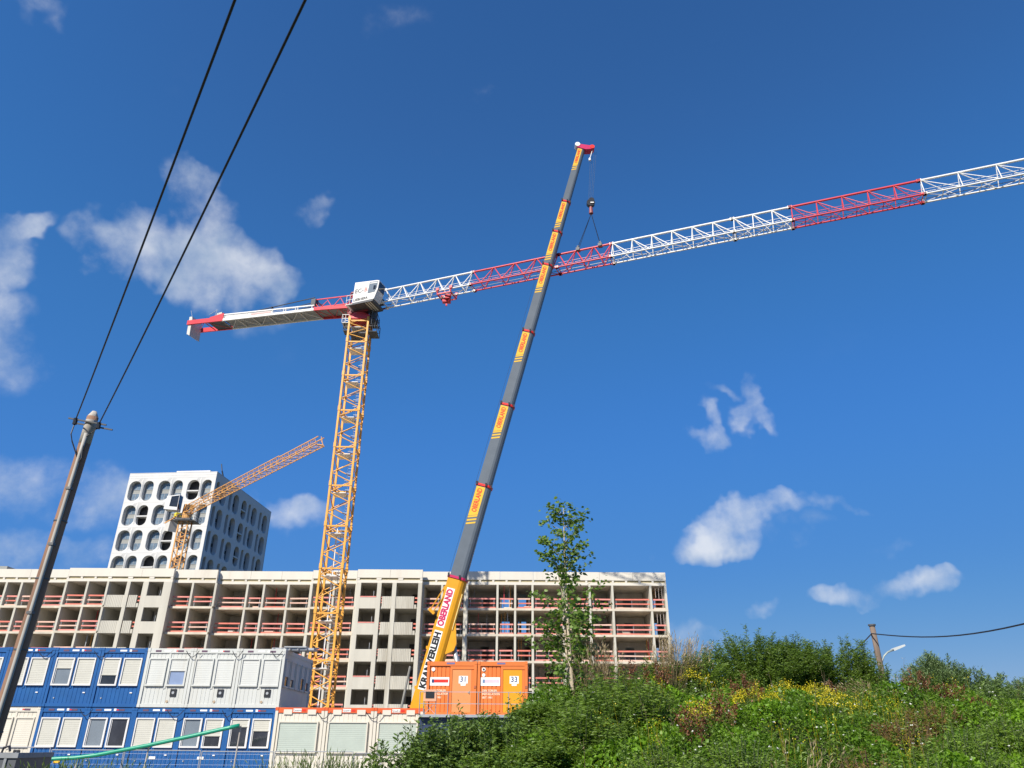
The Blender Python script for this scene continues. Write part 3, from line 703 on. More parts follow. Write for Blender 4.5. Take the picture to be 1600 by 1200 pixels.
# cab: a long white housing on the near side of the head
def cabp(L, off, z): return J(L, off, z - SITE)
c0, c1 = 0.22, 3.3; n0, n1 = -2.35, -0.95; zc = 45.95
outline = [(c0 - 0.12, zc), (c0, zc + 2.72), (c1 - 0.25, zc + 2.45), (c1 + 0.06, zc + 2.35), (c1 - 0.05, zc + 1.25), (c1 - 0.45, zc + 0.05)]
cab = MB().prism([cabp(L, n0, z) for L, z in outline], jn * (n1 - n0)).build('operator_cab', white_m, crane, fix=True)
win = [(c1 - 1.3, zc + .92), (c1 - 1.15, zc + 2.38), (c1 - 0.12, zc + 2.28), (c1 - 0.16, zc + 1.5), (c1 - 0.42, zc + .95)]
MB().prism([cabp(L, n0 - 0.03, z) for L, z in win], jn * 0.025).build('window', glass_gr, cab, fix=True)
MB().prism([cabp(c1 + 0.07, n0 + 0.12, zc + 2.2), cabp(c1 + 0.07, n1 - 0.12, zc + 2.2), cabp(c1 - .03, n1 - 0.12, zc + 1.2), cabp(c1 - .03, n0 + 0.12, zc + 1.2)], jd * 0.03).build('windscreen', glass_dk, cab, fix=True)
MB().prism([cabp(L, n0 - 0.045, z) for L, z in ((c1 - 1.1, zc + 2.12), (c1 - 1.08, zc + 2.24), (c1 - 0.14, zc + 2.16), (c1 - 0.14, zc + 2.05))], jn * 0.012).build('sun_blind', white_m, cab, fix=True)
MB().prism([cabp(L, n0 - 0.045, z) for L, z in ((c1 - .62, zc + 1.25), (c1 - .6, zc + 1.8), (c1 - 0.3, zc + 1.75), (c1 - 0.32, zc + 1.25))], jn * 0.012).build('seat_back', glass_dk, cab, fix=True)
MB().prism([cabp(c0 - 0.6, n0 + 0.02, zc - 0.2), cabp(c0 - 0.13, n0 + 0.02, zc - .003), cabp(c1 - 0.5, n0 + 0.02, zc + 0.04), cabp(c1 - 0.6, n0 + 0.02, zc - 0.2)], jn * (n1 - n0 + 1.0)).build('cab_floor', under_m, cab, fix=True)
for q in (1.7, 2.0, 2.27): MB().prism([cabp(q, n0 + 0.1, zc - 0.24), cabp(q + 0.16, n0 + 0.1, zc - 0.24), cabp(q + 0.16, n0 + 0.1, zc - 0.203), cabp(q, n0 + 0.1, zc - 0.203)], jn * 1.9).build('floor_rib', ccream_m, cab, fix=True)
TM = lambda L, z: frame_m(cabp(L, n0 - 0.012, z), jd, (0, 0, 1), -jn)
text_obj('lettering', 'EC-', 0.74, mat('grey_letters', (0.10, 0.10, 0.11)), cab, TM(0.88, zc + 1.45), bold=0.014)
text_obj('lettering', 'B', 0.74, mat('pale_red_letters', (0.65, 0.18, 0.15)), cab, TM(1.72, zc + 1.45), bold=0.014)
text_obj('lettering', 'LIEBHERR', 0.44, dec_blk, cab, TM(1.15, zc + .32), bold=0.012, xs=0.98)
cp = MB()
for (L, z) in ((c0 - 1.0, 49.0), (c0 - 1.0, 50.2)): pass
for q_ in (0, .6, 1.2): cp.bar(cabp(c0 - .95, n0 + .1, zc + q_), cabp(c0, n0 + .1, zc + q_), 0.03)
for L in (c0 - .95, c0 - 0.5): cp.bar(cabp(L, n0 + .1, zc), cabp(L, n0 + .1, zc + 1.2), 0.03)
cp.prism([cabp(c0 - 1.0, n0, zc - .1), cabp(c0 - .13, n0, zc - .1), cabp(c0 - .13, n0, zc - .04), cabp(c0 - 1.0, n0, zc - .04)], jn * 1.2)
cp.build('cab_balcony', jwhite_m, crane, fix=True)
# counter jib
CJ = []
def counter(a, b, z0, z1, w, m, name, n, deep=0.45, floor=None):
    g = MB()
    for off in (-w, w):
        pts = [J(-a, off - 0.09, z0 - SITE), J(-b, off - 0.09, z1 - SITE), J(-b, off - 0.09, z1 + deep - SITE), J(-a, off - 0.09, z0 + deep - SITE)]
        g.prism(pts, jn * 0.18)
    for i in range(n + 1):
        t = i / n; L = a + (b - a) * t; z = z0 + (z1 - z0) * t; g.bar(J(-L, -w, z + .1 - SITE), J(-L, w, z + .1 - SITE), 0.06)
        if i < n:
            L2 = a + (b - a) * (i + 1) / n; z2 = z0 + (z1 - z0) * (i + 1) / n
            g.bar(J(-L, -w if i % 2 else w, z + .1 - SITE), J(-L2, w if i % 2 else -w, z2 + .1 - SITE), 0.045)
    o = g.build(name, m, crane, fix=True)
    if floor: MB().prism([J(-a, -w + .1, z0 + .3 - SITE), J(-b, -w + .1, z1 + .3 - SITE), J(-b, w - .1, z1 + .3 - SITE), J(-a, w - .1, z0 + .3 - SITE)], (0, 0, 0.05)).build('deck', floor, o, fix=True)
    return o
def CZ(L):
    if L < 5.9: return 46.3 + .65 * (L - .9) / 5
    if L < 19.3: return 46.95 + 1.2 * (L - 5.9) / 13.4
    return 48.15 + .5 * (L - 19.3) / 5.3
CWD = 1.05
def cj(L, off, dz): return J(-L, off, CZ(L) + dz - SITE)
o = counter(0.9, 5.9, CZ(.9), CZ(5.9), CWD, jred_m, 'counter_jib_section', 3, 0.42, grey_m)
o = counter(5.9, 19.3, CZ(5.9), CZ(19.3), CWD, jwhite_m, 'counter_jib_section', 6, 0.30, mat('deck_grey', (.30, .31, .31), .7))
pn = MB()
for off in (-CWD, CWD):
    pn.prism([cj(5.9, off - .05, .66), cj(19.3, off - .05, .84), cj(19.3, off - .05, .98), cj(5.9, off - .05, .8)], jn * 0.1)
    for L in (6.2, 8.2, 8.5, 9.9, 10.2, 11.8, 15.6, 19.0): pn.bar(cj(L, off, .2), cj(L, off, .75), 0.07)
pn.build('side_railing', jwhite_m, o, fix=True)
MB().prism([cj(11.9, -CWD + .02, .32), cj(18.9, -CWD + .02, .32), cj(18.9, -CWD + .02, .8), cj(11.9, -CWD + .02, .72)], jn * 0.03).build('banner', mat('pale_banner', (0.58, 0.56, 0.53)), o, fix=True)
MB().prism([cj(12.1, -CWD - .0, .42), cj(15.0, -CWD - .0, .42), cj(15.0, -CWD - .0, .62), cj(12.1, -CWD - .0, .6)], jn * 0.012).build('banner_print', mat('pale_red_print', (0.62, 0.36, 0.34)), o, fix=True)
MB().prism([cj(7, CWD - .5, .5), cj(18.8, CWD - .5, .5), cj(18.8, CWD - .5, .56), cj(7, CWD - .5, .56)], jn * 0.45).build('catwalk', steel_m, o, fix=True)
o = counter(19.3, 24.7, CZ(19.3), CZ(24.7), CWD, jred_m, 'counter_jib_section', 2, 0.6)
MB().prism([cj(19.1, -CWD - .1, 0), cj(21.2, -CWD - .1, 0), cj(21.2, -CWD - .1, .7), cj(19.1, -CWD - .1, 1.1)], jn * 0.1).build('gusset_plate', jred_m, o, fix=True)
MB().prism([cj(19.2, -CWD + .1, .1), cj(21.6, -CWD + .1, .1), cj(21.6, CWD - .1, .1), cj(19.2, CWD - .1, .1)], (0, 0, 0.06)).build('deck', under_m, o, fix=True)
MB().prism([cj(24.0, -CWD + .05, -1.55), cj(24.2, -CWD + .05, 1.2), cj(24.65, -CWD + .05, 1.2), cj(24.5, -CWD + .05, -1.3)], jn * 1.75).build('counterweight', cwt_m, o, fix=True)
hf = MB()
for off in (-0.8, 0.8):
    hf.bar(J(-0.9, off, 48.15 - SITE), J(-6.1, off, 48.6 - SITE), 0.08)
    for i in range(3): L = 0.9 + i * 1.75; hf.bar(J(-L, off, 48.1 - SITE), cj(L + .9, off, .4), 0.05); hf.bar(cj(L + .9, off, .4), J(-L - 1.75, off, 48.3 - SITE), 0.05)
    hf.bar(J(-6.1, off, 48.6 - SITE), cj(6.1, off, .3), 0.08)
hf.bar(J(-6.1, -.8, 48.6 - SITE), J(-6.1, .8, 48.6 - SITE), .08); hf.build('upper_frame', jred_m, crane)
MB().box(J(-6.2, -0.7, 48.3 - SITE), (0.6, 0.6, 0.75), -.35).build('switch_cabinet', under_m, crane)
ty = MB(); ty.bar(J(-6.2, -0.8, 48.95 - SITE), cj(15.6, -.8, .95), 0.06).bar(J(-6.2, 0.8, 48.95 - SITE), cj(15.6, .8, .95), 0.06).bar(J(-6.2, -.8, 48.3 - SITE), cj(9.5, -.8, .85), .05)
ty.bar(cj(12.2, -0.95, 1.25), cj(12.2, -0.65, 1.25), .12); ty.build('tie_bar', black_m, crane)
rl = MB()
for i in range(6): L = 8 + i * 2.4; rl.bar(cj(L, CWD, .8), cj(L, CWD, 2.2 - i * .12), 0.018)
rl.bar(cj(8, CWD, 2.2), cj(20.2, CWD, 1.55), 0.02); rl.bar(cj(8, CWD, 1.5), cj(20.2, CWD, 1.2), 0.015)
rl.bar(cj(20.6, -1, .6), cj(20.4, -1, 1.8), .025).bar(cj(24.0, -1, .6), cj(24.6, -1, 2.1), .025).bar(cj(20.4, -1, 1.8), cj(21.5, -1, 1.2), .025)
rl.build('handrail', steel_m, crane)
MB().box(cj(20.2, -0.4, 1.2), (0.8, 0.7, 0.6), -.35).build('hoist_winch', cwt_m, crane)

# ------------------------------------------------------------------ small yellow crane behind the building
SXY = (at(283, 850, 135).x, 135.0)
sm = thing('small_tower_crane', 'small weathered yellow tower crane standing in front of the white tower', 'crane', (SXY[0], SXY[1], SITE))
zr = at(285, 815, 135).z - SITE
w2 = 0.85
for k in range(9):
    z1 = zr - k * 3.6; z0 = z1 - 3.6; g = MB()
    if z0 < 0: break
    cs = [(-w2, -w2), (w2, -w2), (w2, w2), (-w2, w2)]
    for (x, y) in cs: g.b2(x - .11, x + .11, y - .11, y + .11, z0, z1)
    sec = g.build('mast_section', yel_far, sm); jn_ = MB()
    for i in range(4):
        (x0, y0), (x1, y1) = cs[i], cs[(i + 1) % 4]
        zig_face(None, None, (x0, y0, z0), (x0, y0, z1), (x1, y1, z0), (x1, y1, z1), 4, 0.06, start=i % 2, join=jn_); jn_.bar((x0, y0, z1 - .1), (x1, y1, z1 - .1), .09)
    if k % 2 == 0: jn_.b2(-w2 + .1, w2 - .1, -w2 + .1, w2 - .1, z0 + .6, z0 + .68)
    jn_.build('bracing', yel_far, sec)
MB().b2(-1, 1, -1, 1, 0, max(0.5, zr - 9 * 3.6)).build('mast_base', yel_far, sm)
root = at(300, 800, 135); tipp = at(501, 690, 99.3)
d2 = Vector((tipp.x - SXY[0], tipp.y - SXY[1], 0)); LJ = d2.length; d2.normalize(); m2 = Vector((-d2.y, d2.x, 0))
zj = tipp.z - SITE - 0.55
def K(L, off, z): return Vector((d2.x * L + m2.x * off, d2.y * L + m2.y * off, z))
ns = 8; sl_ = (LJ - 0.8) / ns
for i in range(ns):
    a = 0.8 + i * sl_; b = a + sl_; g = MB(); w_ = 0.65; hh = 1.45 if i < 6 else 1.25
    g.bar(K(a, -w_, zj), K(b, -w_, zj), .085).bar(K(a, w_, zj), K(b, w_, zj), .085).bar(K(a, -w_ * .7, zj + hh), K(b, -w_ * .7, zj + hh), .08).bar(K(a, w_ * .7, zj + hh), K(b, w_ * .7, zj + hh), .08)
    sec = g.build('jib_section', yel_far, sm); br = MB()
    n = 3
    for k in range(n):
        L0, L1 = a + k * sl_ / n, a + (k + 1) * sl_ / n
        for sgn in (-1, 1):
            br.bar(K(L0, sgn * w_, zj), K(L0, sgn * w_ * .7, zj + hh), .04)
            br.bar(K(L0, sgn * w_, zj), K((L0 + L1) / 2, sgn * w_ * .7, zj + hh), .028); br.bar(K((L0 + L1) / 2, sgn * w_ * .7, zj + hh), K(L1, sgn * w_, zj), .028)
        br.bar(K(L0, -w_, zj), K(L0, w_, zj), .045).bar(K(L0, -w_, zj), K(L1, w_, zj), .035).bar(K(L0, -w_ * .7, zj + hh), K(L0, w_ * .7, zj + hh), .04)
    br.build('bracing', yel_far, sec)
MB().b2(-1.3, 1.3, -1.3, 1.3, zr, zr + .35).build('slewing_platform', under_m, sm)
MB().bar((0, 0, zr + .3), (0, 0, zj - .1), .9, 14).build('slewing_ring', yel_far, sm)
g = MB(); 
for off in (-.7, .7): g.bar(K(.8, off, zj + 1.4), K(-.6, off, zj + .1), .13).bar(K(.8, off, zj), K(-9.2, off, zj - .2), .16).bar(K(-.6, off, zj), K(-.2, off, zj + 1.6), .12).bar(K(-.2, off, zj + 1.6), K(.8, off, zj + 1.4), .1)
for i in range(6): g.bar(K(-i * 1.7, -.7, zj - .1), K(-i * 1.7, .7, zj - .1), .07).bar(K(-i * 1.7, -.7, zj - .1), K(-(i + 1) * 1.55, .7, zj - .1), .05)
g.build('counter_jib', yel_far, sm)
MB().prism([K(-6.5, -.75, zj - 2.3), K(-6.2, -.75, zj - .2), K(-8.8, -.75, zj - .2), K(-9.0, -.75, zj - 1.7)], m2 * 1.5).build('counterweight', cwt_m, sm, fix=True)
MB().prism([K(-3.2, -.9, zj), K(-3.2, -.9, zj + .7), K(-4.4, -.9, zj + .7), K(-4.4, -.9, zj)], m2 * 1.2).build('hoist_unit', mat('bright_yellow', (.75, .6, .03)), sm, fix=True)
co = K(0.3, -2.3, zj + 0.1)
cabs = MB().prism([co + Vector((-2.3, 0, 0.2)), co + Vector((-2.1, 0, 2.7)), co + Vector((0.2, 0, 3.0)), co + Vector((0.2, 0, 0.0))], (0, 1.6, 0)).build('operator_cab', white_m, sm, fix=True)
MB().prism([co + Vector((.21, .1, 0.35)), co + Vector((.21, 1.5, .35)), co + Vector((.21, 1.5, 2.8)), co + Vector((.21, .1, 2.8))], (.03, 0, 0)).build('window', glass_dk, cabs, fix=True)
MB().prism([co + Vector((-1.35, -.03, .75)), co + Vector((-1.25, -.03, 2.6)), co + Vector((.12, -.03, 2.8)), co + Vector((.12, -.03, .6))], (0, .025, 0)).build('window', glass_dk, cabs, fix=True)
g = MB(); g.bar(K(LJ - .1, -.65, zj), K(LJ - .1, .65, zj), .1).bar(K(LJ, 0, zj + 1.3), K(LJ + .8, 0, zj - .2), .06).bar(K(LJ, -.5, zj), K(LJ + .8, 0, zj - .2), .06); g.build('jib_nose', yel_far, sm)
basket(sm, 'access_platform', -2.0, 2.2, -1.6, 1.6, zr - 0.1, 1.0, under_m)

# ------------------------------------------------------------------ mobile crane
Bp = at(660, 1100, 63.8); Tp = at(909, 232, 64.7)
PIV = Bp + (Bp - Tp).normalized() * 2.6
mob = thing('mobile_crane', 'mobile crane with long grey telescopic boom and yellow base section lettered OBERLAND', 'crane', (PIV.x, PIV.y, SITE))
MO = Vector((PIV.x, PIV.y, SITE))
bd = (Tp - Bp).normalized(); sd = Vector((0, -1, 0)); sd = (sd - bd * sd.dot(bd)).normalized()   # side facing the street
ud = sd.cross(bd)            # across the boom
if ud.x > 0: ud = -ud        # points to the back (left, up)
def tpar(px, py):            # distance along the boom of the point nearest to a pixel ray
    r = ray(px, py).normalized(); w = Bp - CAM; b = bd.dot(r); d = bd.dot(w); e = r.dot(w)
    return (b * e - d) / (1 - b * b)
joints = [tpar(*p) for p in ((712, 903), (748, 758), (783, 632), (818, 518), (848, 414), (862, 362), (877, 315), (909, 234))]
prof_w = [1.62, 1.40, 1.30, 1.22, 1.13, 1.05, 0.97, 0.88]
def profile(h_):   # (u, s) outline: flat box towards the back, rounded belly
    a = h_ / 2; w = h_ * 0.40; pts = [(a, -w), (a, w)]
    pts += [(-a * 0.25, w)]
    for i in range(1, 8):
        t = pi * i / 8; pts.append((-a * 0.25 - a * 0.75 * sin(t), w * cos(t)))
    pts += [(-a * 0.25, -w)]
    return pts
def bpt(t, u, s): return Bp + bd * t + ud * u + sd * s - MO
t0 = -2.6; 
for i, (t1, wd) in enumerate(zip(joints, prof_w)):
    pr = profile(wd); g = MB(); pts = [bpt(t0 if i == 0 else t0 - 0.3, u, s) for u, s in pr]
    g.prism(pts, bd * (t1 - t0 + (0.3 if i else 0)))
    m = boom_yel if i == 0 else boom_grey
    bs = g.build('boom_section', m, mob, fix=True)
    if i: bs['label'] = 'grey telescopic boom section with yellow lettered decal'
    else: bs['label'] = 'yellow base boom section with black and magenta lettering'
    # collar
    if i < 7:
        g = MB(); g.prism([bpt(t1 - 0.16, u * 1.09, s * 1.12) for u, s in pr], bd * 0.2); g.build('collar', dec_red if i else dec_mag, bs, fix=True)
        g = MB()
        for u, s in ((0.5, 0.42), (-0.1, 0.44), (0.5, -0.42), (-.45, .3)): g.box(bpt(t1 + 0.02, wd * u, wd * s), (0.16, 0.16, 0.3))
        g.build('wear_pad', black_m, bs)
    w = wd * 0.40
    if i:
        Lst = (t1 - t0) * (0.43 if i < 5 else (0.86 if i < 7 else 0.42)); Lst = min(Lst, 5.6)
        ta, tb = t1 - 0.25, t1 - 0.25 - Lst; hi, lo = wd * 0.46, -wd * 0.10
        q = lambda t, u: bpt(t, u, w + 0.012)
        MB().prism([q(ta, hi), q(ta, lo), q(tb + Lst * .30, lo), q(tb + Lst * .22, hi)], sd * -0.01).build('decal', dec_yel, bs, fix=True)
        g = MB()
        for k in range(3):
            a_ = tb + Lst * (.17 - k * .085); g.prism([q(a_, hi), q(a_ + Lst * .04, hi), q(a_ + Lst * .12, lo), q(a_ + Lst * .08, lo)], sd * -0.01)
        g.build('decal_stripes', dec_yel, bs, fix=True)
        M_ = frame_m(q((ta + tb + Lst * .30) / 2 + 0.05, (hi + lo) / 2 - .02) + sd * 0.006, bd, ud, sd) if False else frame_m(bpt((ta + tb + Lst * .30) / 2, (hi + lo) / 2, w + .02), bd, ud, sd)
        text_obj('lettering', 'OBERLAND', wd * 0.44, dec_red, bs, M_, bold=0.012, xs=(Lst * .58) / (wd * 0.44 * 4.9))
    else:
        def btext(s_, ta, tb, m1_, n_chars, back):
            q = lambda t, u: bpt(t, u, w + 0.012)
            MB().prism([q(ta, -.05), q(ta, .62), q(tb, .62), q(tb, -.05)], sd * -0.01).build('decal', back, bs, fix=True)
            o = text_obj('lettering', s_, 0.70, m1_, bs, frame_m(bpt((ta + tb) / 2, .285, w + .02), bd, ud, sd), bold=0.035)
            wdt = o.dimensions
            xsv = [v.co.dot(bd) for v in o.data.vertices]; ln = max(xsv) - min(xsv); k = (tb - ta) * 0.94 / ln
            cc = bpt((ta + tb) / 2, .285, w + .02)
            for v in o.data.vertices: dlt = (v.co - cc).dot(bd); v.co = v.co + bd * (dlt * (k - 1))
        tA, tB, tC = tpar(662, 1082), tpar(694, 1000), tpar(714, 922)
        btext('KRANVERLEIH', tpar(664, 1080), tpar(697, 990), dec_blk, 11, dec_wht)
        btext('OBERLAND', tpar(696, 984), tpar(712, 923), dec_mag, 8, dec_wht)
    t0 = t1
# boom head
tt = joints[-1]
hd_ = MB().prism([bpt(tt - 0.1, .55, -.42), bpt(tt + 0.4, .6, -.42), bpt(tt + 0.5, -.9, -.42), bpt(tt + 0.35, -1.4, -.42), bpt(tt + 0.05, -1.25, -.42), bpt(tt - .2, -.5, -.42)], sd * 0.84).build('boom_head', dec_mag, mob, fix=True)
MB().bar(bpt(tt + .3, .55, -.25), bpt(tt + .3, .55, .47), .3, 12).build('sheave', jwhite_m, hd_)
MB().bar(bpt(tt + .35, -1.15, -.3), bpt(tt + .35, -1.15, .47), .28, 12).build('sheave', dec_red, hd_)
# hook block with slings
LH = None
hp = at(923, 319, 64.7) ; hang = bpt(tt + .3, -1.3, 0) + MO
hp.x = hang.x + 0.1; hp.y = hang.y
hp = Vector((at(923, 319, hang.y).x, hang.y, at(923, 319, hang.y).z))
rp = MB()
for dx in (-.5, -.15, .25, .6): rp.bar(hang + Vector((dx * .6, 0.1 * dx, -0.2)) - MO, hp + Vector((dx * .4, 0, .6)) - MO, .012)
rp.build('hoist_rope', mat('thin_steel_rope', (.10, .12, .15), .5), mob)
g = MB(); g.bar(hp + Vector((0, -.22, .1)) - MO, hp + Vector((0, .22, .1)) - MO, .46, 14).bar(hp + Vector((.1, -.25, .45)) - MO, hp + Vector((.1, .25, .45)) - MO, .3, 12)
hb = g.build('hook_block', black_m, mob)
MB().box(hp + Vector((.12, -.3, .0)) - MO, (.36, .06, .14)).build('safety_stripe', dec_wht, hb)
MB().bar(hp + Vector((0, 0, -.3)) - MO, hp + Vector((0, 0, -1.3)) - MO, .16, 8, r2=.24).build('hook', mat('hook_dusky_red', (.25, .06, .06)), hb)
sb = hp + Vector((0, 0, -1.3))
def jib_top(L): return Vector((MX, MY, SITE)) + J(L, 0, zt_)
# find jib distances under the two sling feet
def jl(px):
    best_ = min(((abs(((p_ := jib_top(L * .1)) - CAM).dot(Rv) / (p_ - CAM).dot(Fv) * FPX + 800 - px)), L * .1) for L in range(150, 400)); return best_[1]
sg = MB(); sh = MB()
for px_ in (903, 938):
    Lq = jl(px_)
    for o_ in (-.16, .16):
        e_ = Vector((MX, MY, SITE)) + J(Lq, o_, zt_ + .25); sg.bar(sb - MO, e_ - MO, .035)
    sh.box(jib_top(Lq) + Vector((0, 0, .1)) - MO, (.4, .5, .34), -.35); sh.box(jib_top(Lq) + Vector((0, 0, .42)) - MO, (.2, .25, .3), -.35)
sg.build('sling', black_m, mob); sh.build('shackle', under_m, mob)
# small ball hook beside the head
g = MB(); p1 = bpt(tt + .1, -1.25, .2); g.bar(p1, p1 + Vector((-.35, 0, -1.3)), .05).bar(p1 + Vector((-.35, 0, -1.3)), p1 + Vector((-.36, 0, -1.6)), .13, 8); g.build('auxiliary_hook', jwhite_m, mob)
MB().bar(bpt(tpar(712, 903), .9, .0), bpt(tpar(855, 400), .9, 0), .014).build('guy_wire', cable_m, mob)
# luffing bracket, cylinder, outrigger struts on the base section
ta_, tb_ = tpar(705, 965), tpar(690, 1025)
MB().prism([bpt(ta_, -.3, -.4), bpt(ta_ - .1, -.75, -.4), bpt(tb_ + 1.2, -1.35, -.4), bpt(tb_ + .6, -1.3, -.4), bpt(tb_, -.5, -.4)], sd * 0.8).build('cylinder_bracket', boom_yel, mob, fix=True)
cyl_top = bpt(tb_ + 1.0, -1.15, 0); cyl_bot = Vector((4.6, 0, 3.2))
g = MB(); g.bar(cyl_top, cyl_top.lerp(cyl_bot, .5), .2, 14); g.build('cylinder_rod', steel_m, mob, smooth=True)
MB().bar(cyl_top.lerp(cyl_bot, .35), cyl_bot, .3, 14).build('luffing_cylinder', boom_yel, mob, smooth=True)
g = MB(); pA = at(694, 918, 63.4) - MO; pB = at(672, 953, 63.0) - MO; pC = at(690, 915, 63.0) - MO
g.bar(pA, pB, .06).bar(at(700, 922, 63.4) - MO, at(676, 957, 63.0) - MO, .06).bar(pB + Vector((-.1, 0, .1)), pB + Vector((.35, 0, -.3)), .16).bar(pA, at(700, 935, 63.4) - MO, .09).bar(pA, at(702, 912, 63.4) - MO, .1)
g.build('folded_strut', boom_yel, mob)
MB().prism([bpt(tpar(714, 908), .05, .66), bpt(tpar(714, 908), .12, .66), bpt(tpar(700, 962), .12, .66), bpt(tpar(700, 962), .05, .66)], sd * .03).build('cable_line', dec_blk, mob, fix=True) if False else None
MB().bar(bpt(tpar(722, 930), -.72, .45), bpt(tpar(705, 985), -.72, .45), .05).build('hydraulic_pipe', mat('pale_yellow_pipe', (.8, .6, .2)), mob)
for k_ in range(5):
    t_ = tpar(712, 903) - 6 - k_ * 3.1; MB().box(bpt(t_, .85, .2), (.22, .3, .22)).build('cable_guide', boom_yel, mob)
# carrier (stands behind the site cabins)
MB().b2(-5, 9.5, -1.4, 1.4, .9, 1.6).build('carrier_chassis', boom_grey, mob)
MB().b2(-2.6, 3.2, -1.35, 1.35, 1.7, 3.4).build('superstructure', boom_yel, mob)
cc_ = MB().b2(7.6, 9.6, -1.35, 1.35, 1.62, 3.2).build('driver_cab', boom_yel, mob); MB().b2(9.601, 9.62, -1.2, 1.2, 2.3, 3.1).build('windscreen', glass_dk, cc_)
for x in (-4, -2.4, 1.2, 2.9, 5.2, 7.4):
    for y in (-1.25, 1.25): MB().bar((x, y - .2, .7), (x, y + .2, .7), .68, 16).build('wheel', tyre_m, mob)

# ------------------------------------------------------------------ site cabins (containers)
CW, CL, CHT = 2.462, 6.06, 2.93
def corr(x0, x1, y, z0, z1, pitch=0.21, dep=0.014):
    "corrugated sheet facing -y"
    g = MB(); n = max(2, int((x1 - x0) / pitch)); st = (x1 - x0) / n
    prof = []
    for i in range(n):
        a = x0 + i * st; prof += [(a, y), (a + st * .80, y), (a + st * .86, y + dep), (a + st * .94, y + dep)]
    prof.append((x1, y))
    b = len(g.v)
    for (x, yy) in prof: g.v.append((x, yy, z0)); g.v.append((x, yy, z1))
    for i in range(len(prof) - 1): g.f.append((b + 2 * i, b + 2 * i + 2, b + 2 * i + 3, b + 2 * i + 1))
    return g
def cmesh(key, fn):
    if key not in CACHE: CACHE[key] = fn()
    return CACHE[key]
def cframe(m, railm=None):
    g = MB(); p = .14; W, H, L = CW, CHT, CL
    for x in (0.006, W - p - .006):
        for y in (0, L - p): g.b2(x, x + p, y, y + p, 0.0, H)
    g.b2(p, W - p, 0.012, .16, 0, .16); g.b2(p, W - p, L - .14, L - .01, 0, .16); g.b2(p, W - p, L - .14, L - .01, H - .2, H)
    for x in (0.02, W - .14): g.b2(x, x + .12, p, L - p, 0, .16); g.b2(x, x + .12, p, L - p, H - .2, H - .002)
    return g.mesh('frame', m)
def window(parent, cx, z0, w, h, closed, fm, sm_, gm, y=0.0, back=0.055, flush=False, tilt=0.0):
    "frame, roller shutter with slats, pane"
    t = .06
    def f():
        g = MB()
        for q in ((-w / 2, -w / 2 + t, 0, h), (w / 2 - t, w / 2, 0, h), (-w / 2 + t, w / 2 - t, h - t, h), (-w / 2 + t, w / 2 - t, 0, t * 1.3)): g.b2(q[0], q[1], -.045, back, q[2], q[3])
        if closed < .8: g.b2(-w / 2 + t, -w / 2 + t + .05, -.0, back, t, h - t); g.b2(w / 2 - t - .05, w / 2 - t, -.0, back, t, h - t)
        return g.mesh('window', fm)
    o = link('window', cmesh(('win', w, h, fm.name, closed < .8), f), parent); o.location = (cx, y, z0)
    iw, ih = w - 2 * t, h - 2.3 * t; zb = t * 1.3
    if closed < 1:
        MB().b2(-iw / 2, iw / 2, back - .02, back - .004, zb, zb + ih).build('pane', gm, o)
    if closed > 0:
        g = MB(); hh = ih * closed; n = max(3, int(hh / .085)); st = hh / n
        for i in range(n):
            zt = zb + ih - i * st; g.poly([(-iw / 2, .0, zt - st), (iw / 2, .0, zt - st), (iw / 2, .006, zt - .004), (-iw / 2, .006, zt - .004)]); g.poly([(-iw / 2, .006, zt - .004), (iw / 2, .006, zt - .004), (iw / 2, .0, zt), (-iw / 2, .0, zt)])
        g.b2(-iw / 2, iw / 2, -.02, .02, zb + ih - hh - .035, zb + ih - hh + .01) if closed < 1 else None
        s = g.build('roller_shutter', sm_, o)
        if tilt: s.rotation_euler = (0, tilt, 0)
    return o
